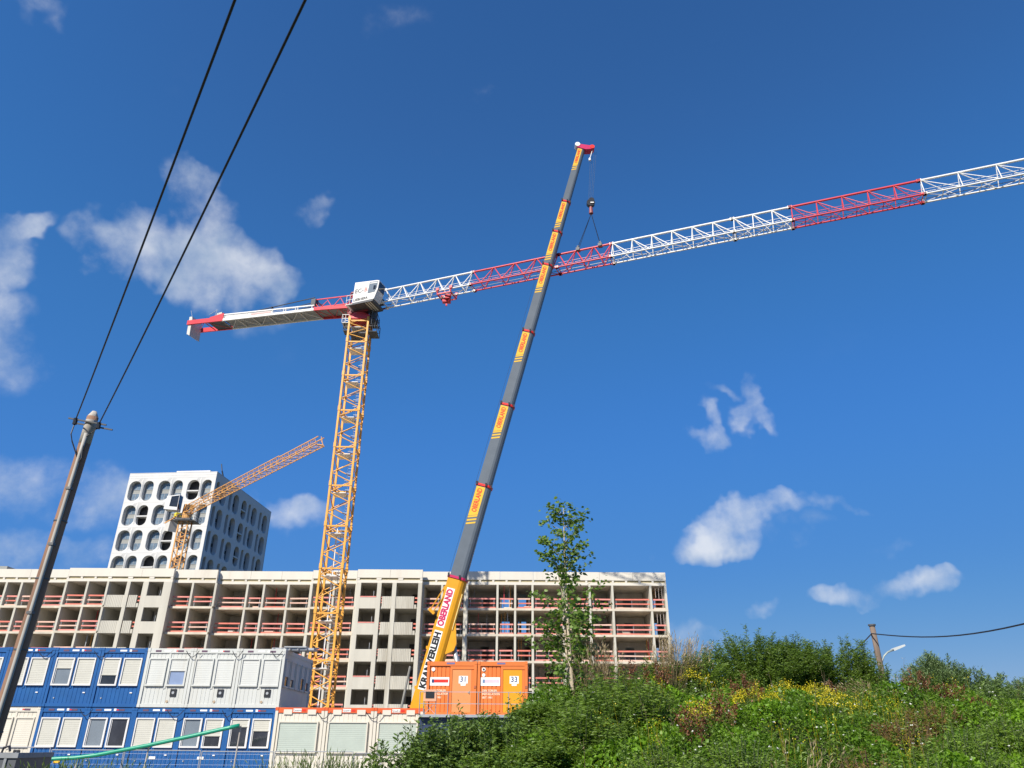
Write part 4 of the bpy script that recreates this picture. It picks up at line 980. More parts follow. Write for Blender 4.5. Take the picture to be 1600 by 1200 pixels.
def cabin(loc, kind, wins, label, group, vent=False, side_windows=None, rz=0.0, stickers=0, width=None, height=None, cat='container', cables=None):
    body = dict(blue=blue_m, white=cwhite_m, cream=ccream_m, railed=ccream_m)[kind]
    t = thing('office_container', label, cat, loc, rz, group)
    link('frame', cmesh(('cf', kind), lambda: cframe(body)), t)
    # top rail on the front with fork pockets
    rail_m_ = orail_m if kind == 'railed' else body
    MB().b2(.15, CW - .15, .012, .15, CHT - .24, CHT).build('top_rail', rail_m_, t)
    for x in (.0, CW - .15): MB().b2(x, x + .15, -.012, .1, CHT - .14, CHT + .012).b2(x, x + .15, -.012, .1, -.0, .13).build('corner_casting', rail_m_ if kind == 'railed' else body, t)
    fp_m = ccream_m if kind == 'railed' else mat('fork_pocket_dark', (.10, .05, .09))
    for x in (.42, 1.62): MB().b2(x, x + (.42 if kind == 'railed' else .3), .002, .011, CHT - (.32 if kind == 'railed' else .18), CHT - .09).build('fork_pocket', fp_m, t)
    if kind == 'railed':
        MB().b2(.90, 1.30, -.0, .01, CHT - .2, CHT - .05).build('name_plate', dec_wht, t)
        text_obj('lettering', 'Quadro', .12, dec_blk, t, frame_m((1.10, -.004, CHT - .13), (1, 0, 0), (0, 0, 1), (0, -1, 0)), ext=.001)
        MB().b2(1.34, 1.52, .002, .01, CHT - .17, CHT - .08).b2(1.36, 1.5, -.001, .0015, CHT - .15, CHT - .1).build('name_plate', dec_red, t)
    else:
        r = random.Random(loc[0]); x = r.uniform(.85, 1.0)
        MB().b2(x, x + .36, .004, .011, CHT - .17, CHT - .09).b2(x + .5, x + .62, .004, .011, CHT - .18, CHT - .07).build('sticker', dec_wht, t)
        MB().b2(x + .64, x + .74, .004, .011, CHT - .16, CHT - .1).build('sticker', dec_red, t)
    link('wall_panel', cmesh(('cw', kind), lambda: corr(.15, CW - .15, .06, .16, CHT - .24).mesh('wall_panel', body)), t)
    if kind in ('blue', 'white', 'cream'):
        mu = MB(); mu.b2(CW / 2 - .055, CW / 2 + .055, .03, .058, .9, CHT - .24); mu.b2(.15, CW - .15, .035, .058, CHT - .52, CHT - .485); mu.build('cover_strip', body, t)
        for k, cxn in enumerate((.68, 1.80)):
            w = wins[k]; c = w[0]; gm = dict(d=glass_dk, g=glass_gr, b=mat('blue_sky_glass', (.22, .28, .42), .1, spec=1.0))[w[1]]
            window(t, cxn, 1.02, .98, 1.38, c, white_m if kind == 'blue' else body, shut_m if kind == 'blue' else body, gm, tilt=w[2] if len(w) > 2 else 0)
    else:
        window(t, CW / 2, .85, 1.98, 1.42, 1.0, body, shutg_m, glass_dk)
    if vent:
        v_ = MB().b2(1.60, 1.92, .015, .058, .52, .88).build('vent_box', black_m, t); MB().bar((1.76, .0, .70), (1.76, .02, .70), .07, 10).build('vent_cap', winframe_m, v_)
        MB().bar((1.5, .03, .28), (1.5, .058, .28), .065, 12).build('pipe_cap', mat('rusty_cap', (.4, .3, .2)), t)
    else:
        r = random.Random(loc[0] * 3 + loc[2]); 
        MB().b2(1.95, 2.07, .03, .058, .66, .71).build('socket_cover', dec_wht, t)
        MB().bar((.5, .035, .42), (.5, .058, .42), .035, 8).build('pipe_cap', winframe_m, t)
    # sides, rear and roof
    MB().b2(CW - .10, CW - .05, .14, CL - .14, .16, CHT - .2).build('side_wall', body, t)
    MB().b2(.05, .10, .14, CL - .14, .16, CHT - .2).build('side_wall', body, t)
    MB().b2(.15, CW - .15, CL - .12, CL - .05, .16, CHT - .2).build('rear_wall', body, t)
    rf = MB(); rf.b2(.14, CW - .14, .151, CL - .141, CHT - .12, CHT - .06)
    for i in range(12): rf.b2(.2, CW - .2, .35 + i * .46, .55 + i * .46, CHT - .058, CHT - .03)
    rf.build('roof', roof_m, t)
    if side_windows:
        for (yc, w, c) in side_windows:
            o = window(t, 0, 1.02, w, 1.38, c, body, body, glass_dk); o.location = (CW - .0, yc, 1.02); o.rotation_euler = (0, 0, pi / 2)
    return t
zt_top = at(88, 1013, 42).z; zt_bot = at(209, 1105.5, 42).z
CHT = 2.90
X0 = at(88, 1013, 42).x
G1 = 'upper row of stacked site containers'; G2 = 'lower row of stacked site containers'
TOPZ = 6.07 - CHT; BOTZ = 3.16 - CHT
top_row = [
    ('blue', [(1, 'd'), (1, 'd')], 'blue container at the far left of the upper row, mostly cut by the picture edge', False),
    ('blue', [(1, 'd'), (.97, 'd', 0.02)], 'blue upper container crossed by the leaning wooden pole', False),
    ('blue', [(.36, 'g'), (1, 'd')], 'blue upper container with its left shutter a third down over a grey pane', False),
    ('blue', [(.62, 'd'), (1, 'd')], 'blue upper container next to the white ones, left shutter two thirds down', False),
    ('white', [(1, 'd'), (.44, 'b')], 'white upper container beside the blue ones with one pane showing', True),
    ('white', [(1, 'd'), (1, 'd')], 'middle white upper container, both shutters closed', True),
    ('white', [(1, 'd'), (.985, 'd')], 'white container at the right end of the upper row with windows along its side', True)]
XT = X0 - 2 * 2.47
top_things = []
for i, (k, w, lb, v) in enumerate(top_row):
    sw = None
    if i == 6: sw = [(.75, .95, .60), (1.85, .95, .66), (2.95, .95, 1.0), (4.05, .9, .5), (5.15, .9, .62)]
    top_things.append(cabin((XT + i * 2.472, 42.0, TOPZ), k, w, lb, G1, vent=v, side_windows=sw))
bot_row = [
    ('cream', [(1, 'd'), (1, 'd')], 'cream container at the left end of the lower row behind the wooden pole', True),
    ('blue', [(1, 'd'), (1, 'd')], 'leftmost blue lower container, both shutters down, small yellow plate below', False),
    ('blue', [(0, 'g'), (0, 'd')], 'blue lower container with both shutters up, grey pane beside black one', False),
    ('blue', [(1, 'd'), (1, 'd')], 'blue lower container with shutters down and the green pipe passing in front', False),
    ('blue', [(0, 'g'), (.6, 'd')], 'blue lower container where the green pipe crosses a half closed shutter', False),
    ('blue', [(.25, 'd'), (.4, 'd')], 'rightmost blue lower container with both shutters partly down over black panes', False)]
XB = at(64, 1105, 42).x - 2.472 + .0
for i, (k, w, lb, v) in enumerate(bot_row):
    t = cabin((XB + i * 2.452, 42.05, BOTZ), k, w, lb, G2, vent=v)
    if i == 1: MB().b2(1.3, 1.62, .03, .058, .3, .42).build('name_plate', dec_yel, t)
    if i in (3, 4): MB().b2(1.2, 1.52, .03, .058, .5, .62).build('name_plate', dec_wht, t)
labs = ['cream container with orange top rail next to the blue lower row', 'middle one of the cream containers with orange top rails', 'cream container with orange top rail nearest the yellow boom base']
for i in range(3):
    cabin((at(431, 1106, 40.5).x + i * 2.475, 40.5, 3.14 - CHT), 'railed', None, labs[i], 'cream containers with orange rails')
for (x0, x1, y0, zt_f, lb_) in ((XB, XB + 14.8, 42.2, .235, 'long concrete strip foundation under the blue containers'), (-11.7, -4.4, 40.7, .22, 'short concrete strip foundation under the cream containers with orange rails')):
    MB().b2(x0, x1, y0, y0 + .5, SITE, zt_f).b2(x0, x1, y0 + 5, y0 + 5.5, SITE, zt_f).build('strip_foundation', cwt_m, label=lb_, cat='foundation')
# clutter on the roof of the right-hand white container
rt = MB(); rx = at(428, 1010, 42.6).x
for i in range(5): rt.bar((rx + i * .45, 42.5, 6.12), (rx + .5 + i * .45, 43.3 + .2 * (i % 2), 6.2 + .06 * (i % 3)), .05)
rt.b2(rx - .1, rx + 2.2, 42.6, 43.4, 6.08, 6.2); rt.b2(rx + .6, rx + 1.8, 42.5, 43.2, 6.21, 6.27)
rt.build('folded_ladder', steel_m, label='flat folded metal gear lying on the right end white container roof', cat='ladder')
# cable loops drooping between the cabins
for k, (px0, px1, y_, dep_) in enumerate(((60, 84, 1016, 41.9), (148, 172, 1017, 41.9), (292, 312, 1017, 41.9), (364, 380, 1017, 41.9), (425, 442, 1017, 41.9), (126, 146, 1108, 41.9), (262, 288, 1110, 41.9), (348, 366, 1110, 41.9), (496, 518, 1112, 40.4), (572, 596, 1112, 40.4))):
    a = at(px0, y_, dep_); b = at(px1, y_, dep_)
    pts = [a.lerp(b, t / 8) - Vector((0, .04, .32 * sin(pi * t / 8))) for t in range(9)]
    side = ['between the two leftmost blue upper containers', 'between the two right blue upper containers', 'between the first two white upper containers', 'between the second and third white upper containers', 'at the right end of the white upper container', 'between the two leftmost blue lower containers', 'over the blue lower containers behind the green pipe', 'between the two rightmost blue lower containers', 'below the first joint of the orange rails', 'below the second joint of the orange rails'][k]
    MB().tube(pts, .018, 5).build('power_cable', cable_m, label='thin cable drooping ' + side, cat='cable', group='drooping power cables between containers')

# orange containers 31 and 33
def orange(loc, num, doorm, label, two_caps, rz):
    H = 2.42; W = 2.44; L = 3.0
    t = thing('orange_container', label, 'container', loc, rz, 'orange sanitary containers')
    g = MB()
    for x in (0.004, W - .134):
        for y in (0, L - .13): g.b2(x, x + .13, y, y + .13, 0, H)
    g.b2(.134, W - .134, .01, .14, H - .2, H - .002); g.b2(.134, W - .134, .01, .14, 0, .14); g.b2(.02, .12, .13, L - .13, H - .16, H - .003); g.b2(W - .12, W - .02, .13, L - .13, H - .16, H - .003)
    g.b2(.02, .12, .13, L - .13, 0, .14); g.b2(W - .12, W - .02, .13, L - .13, 0, .14); g.b2(1.14, 1.24, .03, .1, .14, H - .2)
    g.b2(1.24, W - .134, .03, .1, H - .36, H - .2)
    g.build('frame', oran_m, t)
    corr(.134, 1.14, .075, .14, H - .2, .2, .03).build('wall_panel', oran_m, t)
    corr(.13, L - .13, .0, .14, H - .16, .25, .04)
    sw = corr(.13, L - .13, 0, .14, H - .16, .25, .035); o = sw.build('side_wall', oran_m, t); o.rotation_euler = (0, 0, pi / 2); o.location = (W - .05, 0, 0)
    MB().b2(.04, .08, .13, L - .13, .14, H - .16).build('side_wall', oran_m, t)
    MB().b2(.13, W - .13, L - .1, L - .05, .1, H - .1).build('rear_wall', oran_m, t)
    MB().b2(.05, W - .05, .141, L - .131, H - .1, H - .04).build('roof', oran_m, t)
    dr = MB().b2(1.245, W - .27, .055, .1, .14, H - .365).build('door', doorm, t)
    MB().b2(W - .42, W - .34, .02, .054, 1.0, 1.04).b2(W - .36, W - .34, .02, .054, .95, 1.1).build('handle', steel_m, dr)
    MB().b2(W - .265, W - .14, .06, .1, .14, H - .365).build('door_post', oran_m, t)
    sx = 1.245 + .32; MB().b2(sx, sx + .44, .045, .054, 1.42, 1.76).b2(sx + .1, sx + .34, .045, .054, 1.32, 1.418).build('number_sign', dec_wht, dr)
    text_obj('number', num, .34, dec_blu, dr, frame_m((sx + .22, .04, 1.6), (1, 0, 0), (0, 0, 1), (0, -1, 0)), ext=.002, bold=.004)
    sg_ = MB().b2(.16, 1.10, .058, .07, 1.32, 1.70).build('sign_board', dec_wht, t)
    MB().b2(.25, 1.05, .052, .057, 1.46, 1.60).build('sign_print', dec_red if num == '31' else mat('pale_sign_print', (.62, .45, .5)), sg_)
    MB().b2(.25, .36, .047, .0515, 1.455, 1.605).build('sign_mark', dec_blu if num == '31' else mat('blue_sign_mark', (.12, .22, .38)), sg_)
    for i, s_ in enumerate(('DER TOBLER', 'INSTALLATION', 'SEIT 1981')):
        text_obj('lettering', s_, .125, mat('faded_white_print', (.82, .62, .45)), t, frame_m((.24, .066, 1.10 - i * .155), (1, 0, 0), (0, 0, 1), (0, -1, 0)), align='LEFT', ext=.002, bold=.003)
    MB().bar((.30, .04, H - .36), (.30, .074, H - .36), .09, 14).build('vent_cap', dec_wht, t)
    if two_caps:
        MB().bar((.30, .03, H - .36), (.30, .039, H - .36), .05, 12).build('vent_hole', black_m, t); MB().bar((.30, .04, H - .62), (.30, .074, H - .62), .08, 14).build('vent_cap', dec_wht, t)
    MB().b2(.95, 1.35, .002, .009, H - .13, H - .05).build('name_plate', mat('navy_plate', (.12, .13, .28)), t)
    for x in (0, W - .13): MB().b2(x, x + .13, -.012, .05, H - .13, H + .01).build('corner_casting', oran_m, t)
    MB().b2(W - .13, W - .03, -.02, .0, 1.2, 1.32).build('latch', mat('rust', (.35, .10, .04)), t)
    return t
oz = 2.76
oL = at(668, 1034, 38.6).x
orange((oL, 38.6, oz), '31', odoor2_m, 'orange container numbered 31 with a pale orange door', False, radians(-2.5))
orange((oL + 2.47, 38.5, oz), '33', odoor_m, 'orange container numbered 33 with an amber yellow door', True, radians(-2.5))
pl = thing('raised_platform', 'dark steel platform under the two orange containers with thin rails', 'platform', (oL, 38.2, SITE))
zz = oz - SITE
MB().b2(-.1, 5.3, -1.2, 3.9, zz - .12, zz - .003).build('deck', steel_m, pl)
MB().b2(-.1, 5.3, -.9, 3.6, .0, zz - .13).build('support_container', mat('dark_navy', (.02, .035, .09), .5), pl)
g = MB()
for hz in (.45, .95): g.bar((-.1, -1.15, zz + hz), (8.0, -1.15, zz + hz), .02)
for x in (-.1, 1.2, 2.6, 4.0, 5.3): g.bar((x, -1.15, zz), (x, -1.15, zz + .95), .02)
g.build('railing', steel_m, pl)
bx_ = thing('control_box', 'small pale control box on a wire stand in front of container 31', 'box', (at(672, 1092, 37.2).x, 37.2, oz))
MB().b2(-.3, .3, -.15, .15, .55, 1.05).build('housing', mat('dusty_orange', (.62, .32, .2)), bx_)
MB().b2(-.2, .2, -.17, -.151, .68, .96).build('display', black_m, bx_)
g = MB()
for x in (-.28, .28): g.bar((x, 0, -.12), (x, 0, .55), .02)
g.bar((-.28, 0, 0), (.28, 0, .5), .015).bar((.28, 0, 0), (-.28, 0, .5), .015); g.build('stand', steel_m, bx_)
MB().bar(at(627, 1106, 50), at(641, 1041, 50), .075, 8).build('slanting_post', mat('grey_post', (.24, .23, .2), .8), label='thin grey post leaning beside the balustrades above the cream containers', cat='post')
pb_ = at(627, 1106, 50); MB().bar(pb_, (pb_.x - .9, 50, SITE), .11, 8).build('post_foot', mat('grey_post', (.24, .23, .2)), label='lower length of the thin leaning grey post behind the cream containers', cat='post')

# ------------------------------------------------------------------ site fence, pipe, skip, poles, lamp
FD = 38.0
def fence_panel(x, D, w, h_, label):
    t = thing('fence_panel', label, 'fence', (x, D, SITE), 0, 'mobile site fence panels')
    g = MB(); g.bar((0, 0, 0), (0, 0, h_), .022, 6).bar((w, 0, 0), (w, 0, h_), .022, 6).bar((0, 0, h_), (w, 0, h_), .022, 6).bar((0, 0, .15), (w, 0, .15), .022, 6)
    g.build('frame', steel_m, t)
    g = MB()
    for i in range(1, int(w / .2)): g.bar((i * .2, 0, .15), (i * .2, 0, h_), .002, 3)
    for i in range(1, 9): g.bar((0, .006, i * .22), (w, .006, i * .22), .002, 3)
    o = g.build('wire_mesh', steel_m, t); o['kind'] = 'stuff'
    MB().b2(-.35, .35, -.12, .12, 0, .14).build('foot', cwt_m, t)
fpx = [(-40, 1167), (81.5, 1171.5), (196, 1172), (316, 1174), (430, 1174), (554, 1177)]
where = ['at the far left below the wooden pole', 'in front of the leftmost blue lower container', 'in front of the middle blue lower containers', 'in front of the rightmost blue lower container', 'in front of the first cream container with orange rail', 'half hidden by the leafy bush']
for i, (px_, py_) in enumerate(fpx):
    a = at(px_, py_, FD); w = 3.5
    if i < len(fpx) - 1: w = at(fpx[i + 1][0], py_, FD).x - a.x - .06
    fence_panel(a.x, FD, w, a.z - SITE, 'galvanised mesh fence panel ' + where[i])
pts = [at(22, 1190, 36.6), at(60, 1187, 36.6), at(118, 1184, 36.6), at(150, 1180, 36.6), at(230, 1165, 36.5), at(300, 1150, 36.4), at(374, 1133.5, 36.3)]
pp = []
for i in range(len(pts) - 1):
    for k in range(4): pp.append(pts[i].lerp(pts[i + 1], k / 4))
pp.append(pts[-1])
gp = thing('green_pipe', 'long bright green pipe rising in front of the blue containers', 'pipe', (0, 0, 0))
MB().tube(pp, .085, 12).build('pipe_run', pipe_gr, gp, smooth=True)
for p_ in (pts[2], pts[4], pts[6]): MB().bar((p_.x - .05, p_.y + .16, SITE), (p_.x + .02, p_.y + .16, p_.z), .03, 6).build('support_stake', wood_grey, gp)
sk = at(28, 1177.5, 25)
t = thing('dark_skip', 'dark grey skip container in the bottom left corner', 'skip', (sk.x, 25, 0))
g = MB(); W_ = 3.2; zt = sk.z
g.prism([(-W_, 0, SITE), (0, 0, SITE), (0.0, 0, zt), (-W_, 0, zt)], (0, 1.9, 0)); g.build('body', dkgrey_m, t, fix=True)
g = MB(); g.b2(-W_ - .04, .05, -.05, 0, zt - .12, zt + .02); g.b2(.0, .05, 0, 1.9, zt - .12, zt + .02)
for i in range(6): g.b2(-.35 - i * .5, -.27 - i * .5, -.045, -.001, SITE, zt - .13)
g.build('rim', mat('worn_grey_rim', (.22, .23, .24)), t)
MB().tube([(-.75, .4, zt), (-.72, .4, zt + .16), (-.55, .4, zt + .2), (-.5, .4, zt + .05)], .035, 6).build('lifting_lug', black_m, t)

# leaning wooden pole with cable conduit
PD = 13.0
ptop = at(145, 652, PD); pbot = at(3, 1110, PD); ax = (ptop - pbot).normalized(); pfoot = pbot - ax * ((pbot.z + .1) / ax.z)
pole = thing('utility_pole', 'weathered wooden pole with grey conduit leaning at the left edge', 'pole', tuple(pfoot))
O = pfoot
n = 18; ln = (ptop - pfoot).length
MB().tube([ax * (ln * i / n) for i in range(n + 1)], [.108 - .006 * i / n for i in range(n + 1)], 16).build('post', wood_m, pole, smooth=True)
cap = MB().tube([ax * (ln - .55), ax * (ln - .1), ax * (ln + .02), ax * (ln + .12)], [.106, .105, .09, .04], 16).build('sheathed_top', wood_grey, pole, smooth=True)
vw = Vector((0.35, -0.94, 0)).normalized(); off = vw * .122
MB().tube([off * (1 if i else 1) + ax * (ln * (.02 + i * .058)) * 1.0 for i in range(int(.93 / .058) + 1)], .033, 10).build('conduit', mat('conduit_grey', (.36, .345, .31), .6), pole, smooth=True)
g = MB()
for f_ in (.25, .42, .58, .72): g.tube([ax * (ln * f_ - .012), ax * (ln * f_ + .012)], .114, 16)
for f_ in (.5, .66, .8): g.box(off + ax * (ln * f_), (.09, .09, .045))
g.build('clamp_band', mat('band_dark', (.12, .12, .12), .5, .5), pole)
xa_ = Vector((1, 0.25, 0)).normalized(); ct = ax * (ln - .14) + Vector((0, -.12, 0))
xarm = MB(); r_ = Vector((.36, 0.02, -.06)); xarm.bar(ct - r_, ct + r_, .018, 4).bar(ct - r_ + Vector((0, .24, .0)), ct + r_ + Vector((0, .24, 0)), .018, 4); xarm.build('crossarm', black_m, pole)
ins = MB(); iL, iR = ct - r_ * .62, ct + r_ * .62
for q in (iL, iR): ins.bar(q + Vector((0, 0, -.1)), q + Vector((0, 0, .02)), .04, 8)
ins.build('insulator', black_m, pole)
dl = MB(); base_ = off * 1.1 + ax * (ln * .865)
dl.tube([iL + Vector((0, 0, -.1)), iL + Vector((-.0, -.02, -.3)), iL + Vector((.06, -.02, -.45)), base_ + Vector((-.02, 0, .12)), base_], .012, 6).tube([iR + Vector((0, 0, -.08)), iR + Vector((-.2, -.02, -.3)), base_ + Vector((.06, 0, .1)), base_], .012, 6)
dl.build('drop_wire', cable_m, pole)
# overhead wires towards the street
for nm, st_, mid_px, lab in (('overhead_wire', iL + O, (367, 0), 'left one of the two black overhead wires'), ('overhead_wire', iR + O, (477, 0), 'right one of the two black overhead wires')):
    mid = at(mid_px[0], mid_px[1], 4.0); mid = CAM + (mid - CAM) * (1.0)
    a = st_; b = mid; dv = (b - a); zc_ = 0.0
    pts = []
    # parabola in the vertical plane of the wire: sag so that it reads slightly curved
    Ltot = 2.2
    for i in range(41):
        t = Ltot * i / 40; p = a + Vector((dv.x * t, dv.y * t, 0)); sag = .42
        p.z = a.z + dv.z * t + sag * (t * t - t); pts.append(p)
    MB().tube(pts, .0118, 8).build(nm, cable_m, label=lab, cat='wire', group='overhead wires')

# right-hand wooden pole, cable and street lamp
D_ = 30.0
tp = at(1362.5, 978, D_); bp = at(1381, 1066, D_); ax2 = (tp - bp).normalized(); ft = bp - ax2 * ((bp.z - SITE) / ax2.z)
rpole = thing('wooden_post', 'short looking wooden post behind the weeds on the right carrying a cable', 'pole', tuple(ft))
lf = (tp - ft).length
MB().tube([Vector((0, 0, 0)) + ax2 * (lf * i / 6) for i in range(7)], [.125 - .004 * i for i in range(7)], 12).build('post', mat('grey_brown_wood', (.17, .125, .095), .9, var=.3, scale=4, streak=True), rpole, smooth=True)
MB().bar(ax2 * lf, ax2 * (lf + .06), .14, 12).build('cap', under_m, rpole)
w0 = at(1362, 990, 29.8)
e1_ = at(1600, 958, 20.0); e0 = at(1318, 1024, 42)
pts = [w0.lerp(e1_, t / 16 * 1.3) - Vector((0, 0, .38 * sin(pi * min(1, t / 16 * 1.3 / 1.3)))) for t in range(17)]
MB().tube(pts, .022, 6).build('cable', cable_m, label='black cable running from the wooden post to the right edge', cat='cable')
pts = [w0.lerp(e0, t / 8) - Vector((0, 0, .12 * sin(pi * t / 8))) for t in range(9)]
MB().tube(pts, .022, 6).build('cable', cable_m, label='black cable dropping left from the wooden post into the weeds', cat='cable')
lm = thing('street_lamp', 'slim curved street lamp with a pale flat head behind the wooden post', 'street lamp', (at(1379, 1060, 33).x, 33, SITE))
LO = Vector((at(1379, 1060, 33).x, 33, SITE))
arc = [Vector((0, 0, 0)), Vector((0, 0, at(1379, 1060, 33).z - SITE)), at(1378, 1035, 33) - LO, at(1381, 1025, 33) - LO, at(1387, 1019, 33) - LO, at(1396, 1015, 33) - LO]
MB().tube(arc, .036, 8).build('pole', mat('lamp_grey_green', (.26, .30, .28), .4), lm, smooth=True)
h0, h1 = at(1395, 1015.5, 33) - LO, at(1414, 1007.5, 33) - LO; dh = (h1 - h0).normalized(); up_ = Vector((-dh.z, 0, dh.x))
MB().prism([h0 - up_ * .05, h0 + dh * .1 - up_ * .06, h1 - up_ * .05, h1 + up_ * .02, h0 + dh * .1 + up_ * .05, h0 + up_ * .03], (0, .22, 0)).build('lamp_head', mat('lamp_head_grey', (.50, .52, .50), .4), lm, fix=True)

# ------------------------------------------------------------------ vegetation
def norm(a): return a / np.maximum(np.linalg.norm(a, axis=1, keepdims=True), 1e-9)
class Veg:
    def __init__(s): s.V = []; s.Q = []; s.T = []; s.n = 0
    def add(s, V, Q, T):
        s.V.append(V); s.Q.append(Q + s.n); s.T.append(T); s.n += len(V)
    def leaves(s, P, D, L, W, tint, wide=0.45, curl=0.12):
        n = len(P); L = np.broadcast_to(L, (n,))[:, None]; W = np.broadcast_to(W, (n,))[:, None]
        D = norm(D); R = norm(np.cross(D, rng.normal(size=(n, 3)) + np.array([0, 0, 1.2]))); N = np.cross(R, D)
        b = P; l = P + D * L * wide + R * W / 2 + N * W * curl; t = P + D * L - N * L * curl * 0.8; r = P + D * L * wide - R * W / 2 + N * W * curl
        V = np.stack([b, l, t, r], 1).reshape(-1, 3); i = np.arange(n)[:, None] * 4
        Q = np.concatenate([i + np.array([[0, 2, 1, 1]]), i + np.array([[0, 3, 2, 2]])])  # two triangles
        s.add(V, Q, np.repeat(tint, 4))
    def round_leaves(s, P, D, L, W, tint):
        n = len(P); L = np.broadcast_to(L, (n,))[:, None]; W = np.broadcast_to(W, (n,))[:, None]
        D = norm(D); R = norm(np.cross(D, rng.normal(size=(n, 3)))); N = np.cross(R, D)
        V = np.stack([P, P + D * L * .3 + R * W / 2 + N * W * .1, P + D * L * .72 + R * W * .34 + N * W * .05, P + D * L, P + D * L * .72 - R * W * .34 + N * W * .05, P + D * L * .3 - R * W / 2 + N * W * .1], 1).reshape(-1, 3)
        i = np.arange(n)[:, None] * 6; Q = np.concatenate([i + np.array([[0, 3, 2, 1]]), i + np.array([[0, 5, 4, 3]])])
        s.add(V, Q, np.repeat(tint, 6))
    def stems(s, pts, r0, r1):
        "pts (n, m, 3): n stems of m points each, three sided"
        n, m, _ = pts.shape; rr = np.linspace(r0, r1, m)[None, :, None, None]
        a = np.array([[1, 0, 0], [-.5, .866, 0], [-.5, -.866, 0]])[None, None]
        V = (pts[:, :, None, :] + a * rr).reshape(-1, 3); Q = []
        base = (np.arange(n) * m * 3)[:, None, None]; lev = (np.arange(m - 1) * 3)[None, :, None]
        for k in range(3):
            j = (k + 1) % 3; q = np.stack(np.broadcast_arrays(base + lev + k, base + lev + j, base + lev + 3 + j, base + lev + 3 + k), -1).reshape(-1, 4); Q.append(q)
        s.add(V, np.concatenate(Q), np.full(len(V), .3))
    def mesh(s, name, m, origin=(0, 0, 0)):
        V = np.concatenate(s.V) - np.array(origin); Q = np.concatenate(s.Q); T = np.concatenate(s.T)
        tri = Q[:, 2] == Q[:, 3]; Qt, Qq = Q[tri][:, :3], Q[~tri]
        me = bpy.data.meshes.new(name); me.vertices.add(len(V)); me.vertices.foreach_set('co', V.astype(np.float32).ravel())
        loops = np.concatenate([Qt.ravel(), Qq.ravel()]).astype(np.int32); me.loops.add(len(loops)); me.loops.foreach_set('vertex_index', loops)
        cnt = np.concatenate([np.full(len(Qt), 3), np.full(len(Qq), 4)]); st = np.concatenate([[0], np.cumsum(cnt)[:-1]]).astype(np.int32)
        me.polygons.add(len(cnt)); me.polygons.foreach_set('loop_start', st)
        me.update(calc_edges=True); me.validate()
        a = me.attributes.new('tint', 'FLOAT', 'POINT'); a.data.foreach_set('value', T.astype(np.float32)); me.materials.append(m)
        return me
def curved(base, tip, m, bend):
    "stems from base (n,3) to tip (n,3) bowing along bend (n,3)"
    t = np.linspace(0, 1, m)[None, :, None]
    return base[:, None] * (1 - t) + tip[:, None] * t + bend[:, None] * (t * (1 - t) * 4) * .25
def stem_leaves(veg, pts, per, L, W, lo=.15, up=.35, taper=.5, tb=(0, 1), droop=0., jit=.02, rnd=False, clump=1.0):
    n, m, _ = pts.shape
    u = lo + (1 - lo) * rng.random((n, per)) ** .85; x = u * (m - 1); i = np.clip(x.astype(int), 0, m - 2); f = (x - i)[..., None]
    idx = np.arange(n)[:, None]; P = pts[idx, i] * (1 - f) + pts[idx, i + 1] * f; ax_ = pts[idx, i + 1] - pts[idx, i]
    P = P.reshape(-1, 3) + rng.normal(size=(n * per, 3)) * jit; ax_ = norm(ax_.reshape(-1, 3)); th = rng.random(n * per) * 2 * pi
    D = np.stack([np.cos(th), np.sin(th), np.zeros_like(th)], 1) + ax_ * up; D[:, 2] -= droop
    s_ = (1 - taper * u.ravel()) * (0.7 + .6 * rng.random(n * per)); base = rng.random((n, 1))
    tint = np.clip(tb[0] + (tb[1] - tb[0]) * (.55 * rng.random((n, per)) + .45 * base), 0, 1).ravel()
    (veg.round_leaves if rnd else veg.leaves)(P, D, L * s_, W * s_, tint)
def zground(xy): return ground(xy[:, 0], xy[:, 1])

# --- ground cover over the mound: one uncountable mass
def mound_pts(n, x0, x1, y0, y1):
    # spread by picture density: nearer = denser
    x = x0 + (x1 - x0) * rng.random(n); y = y0 + (y1 - y0) * rng.random(n) ** 1.15; return np.stack([x, y], 1)
def inview(p, pad=1.0): return np.abs(p[:, 0]) < p[:, 1] * .80 + pad
p = mound_pts(380000, -3.2, 13.5, 5.8, 16.6); p = p[inview(p)]; p = p[(p[:, 0] > -1.6 + .02 * p[:, 1])]
lump = .16 * (np.sin(p[:, 0] * 2.3 + np.sin(p[:, 1] * 1.7)) * np.sin(p[:, 1] * 2.1 + p[:, 0])) + .10 * np.sin(p[:, 0] * 5.1 + 2 * np.sin(p[:, 1] * 3.))
hgt = np.clip(.20 + lump, .03, .6); P = np.column_stack([p, zground(p) + hgt * (1 - .65 * rng.random(len(p)) ** 2)])
D = rng.normal(size=(len(P), 3)) * .8 + np.array([-.25, -.35, .35])
cv = Veg(); sz = .022 + .030 * rng.random(len(P))
patch = .5 + .35 * np.sin(p[:, 0] * 1.1 + 1.3 * np.sin(p[:, 1] * .9)) + .15 * np.sin(p[:, 0] * 3.7 + p[:, 1] * 2.9)
cv.leaves(P, D, sz * 1.2, sz, np.clip(patch * .7 + .45 * (rng.random(len(P)) - .35), 0, 1), wide=.4)
link('ground_cover', cv.mesh('ground_cover', leaf_cover), kind='stuff', label='dense low green weeds covering the mound', cat='ground cover')
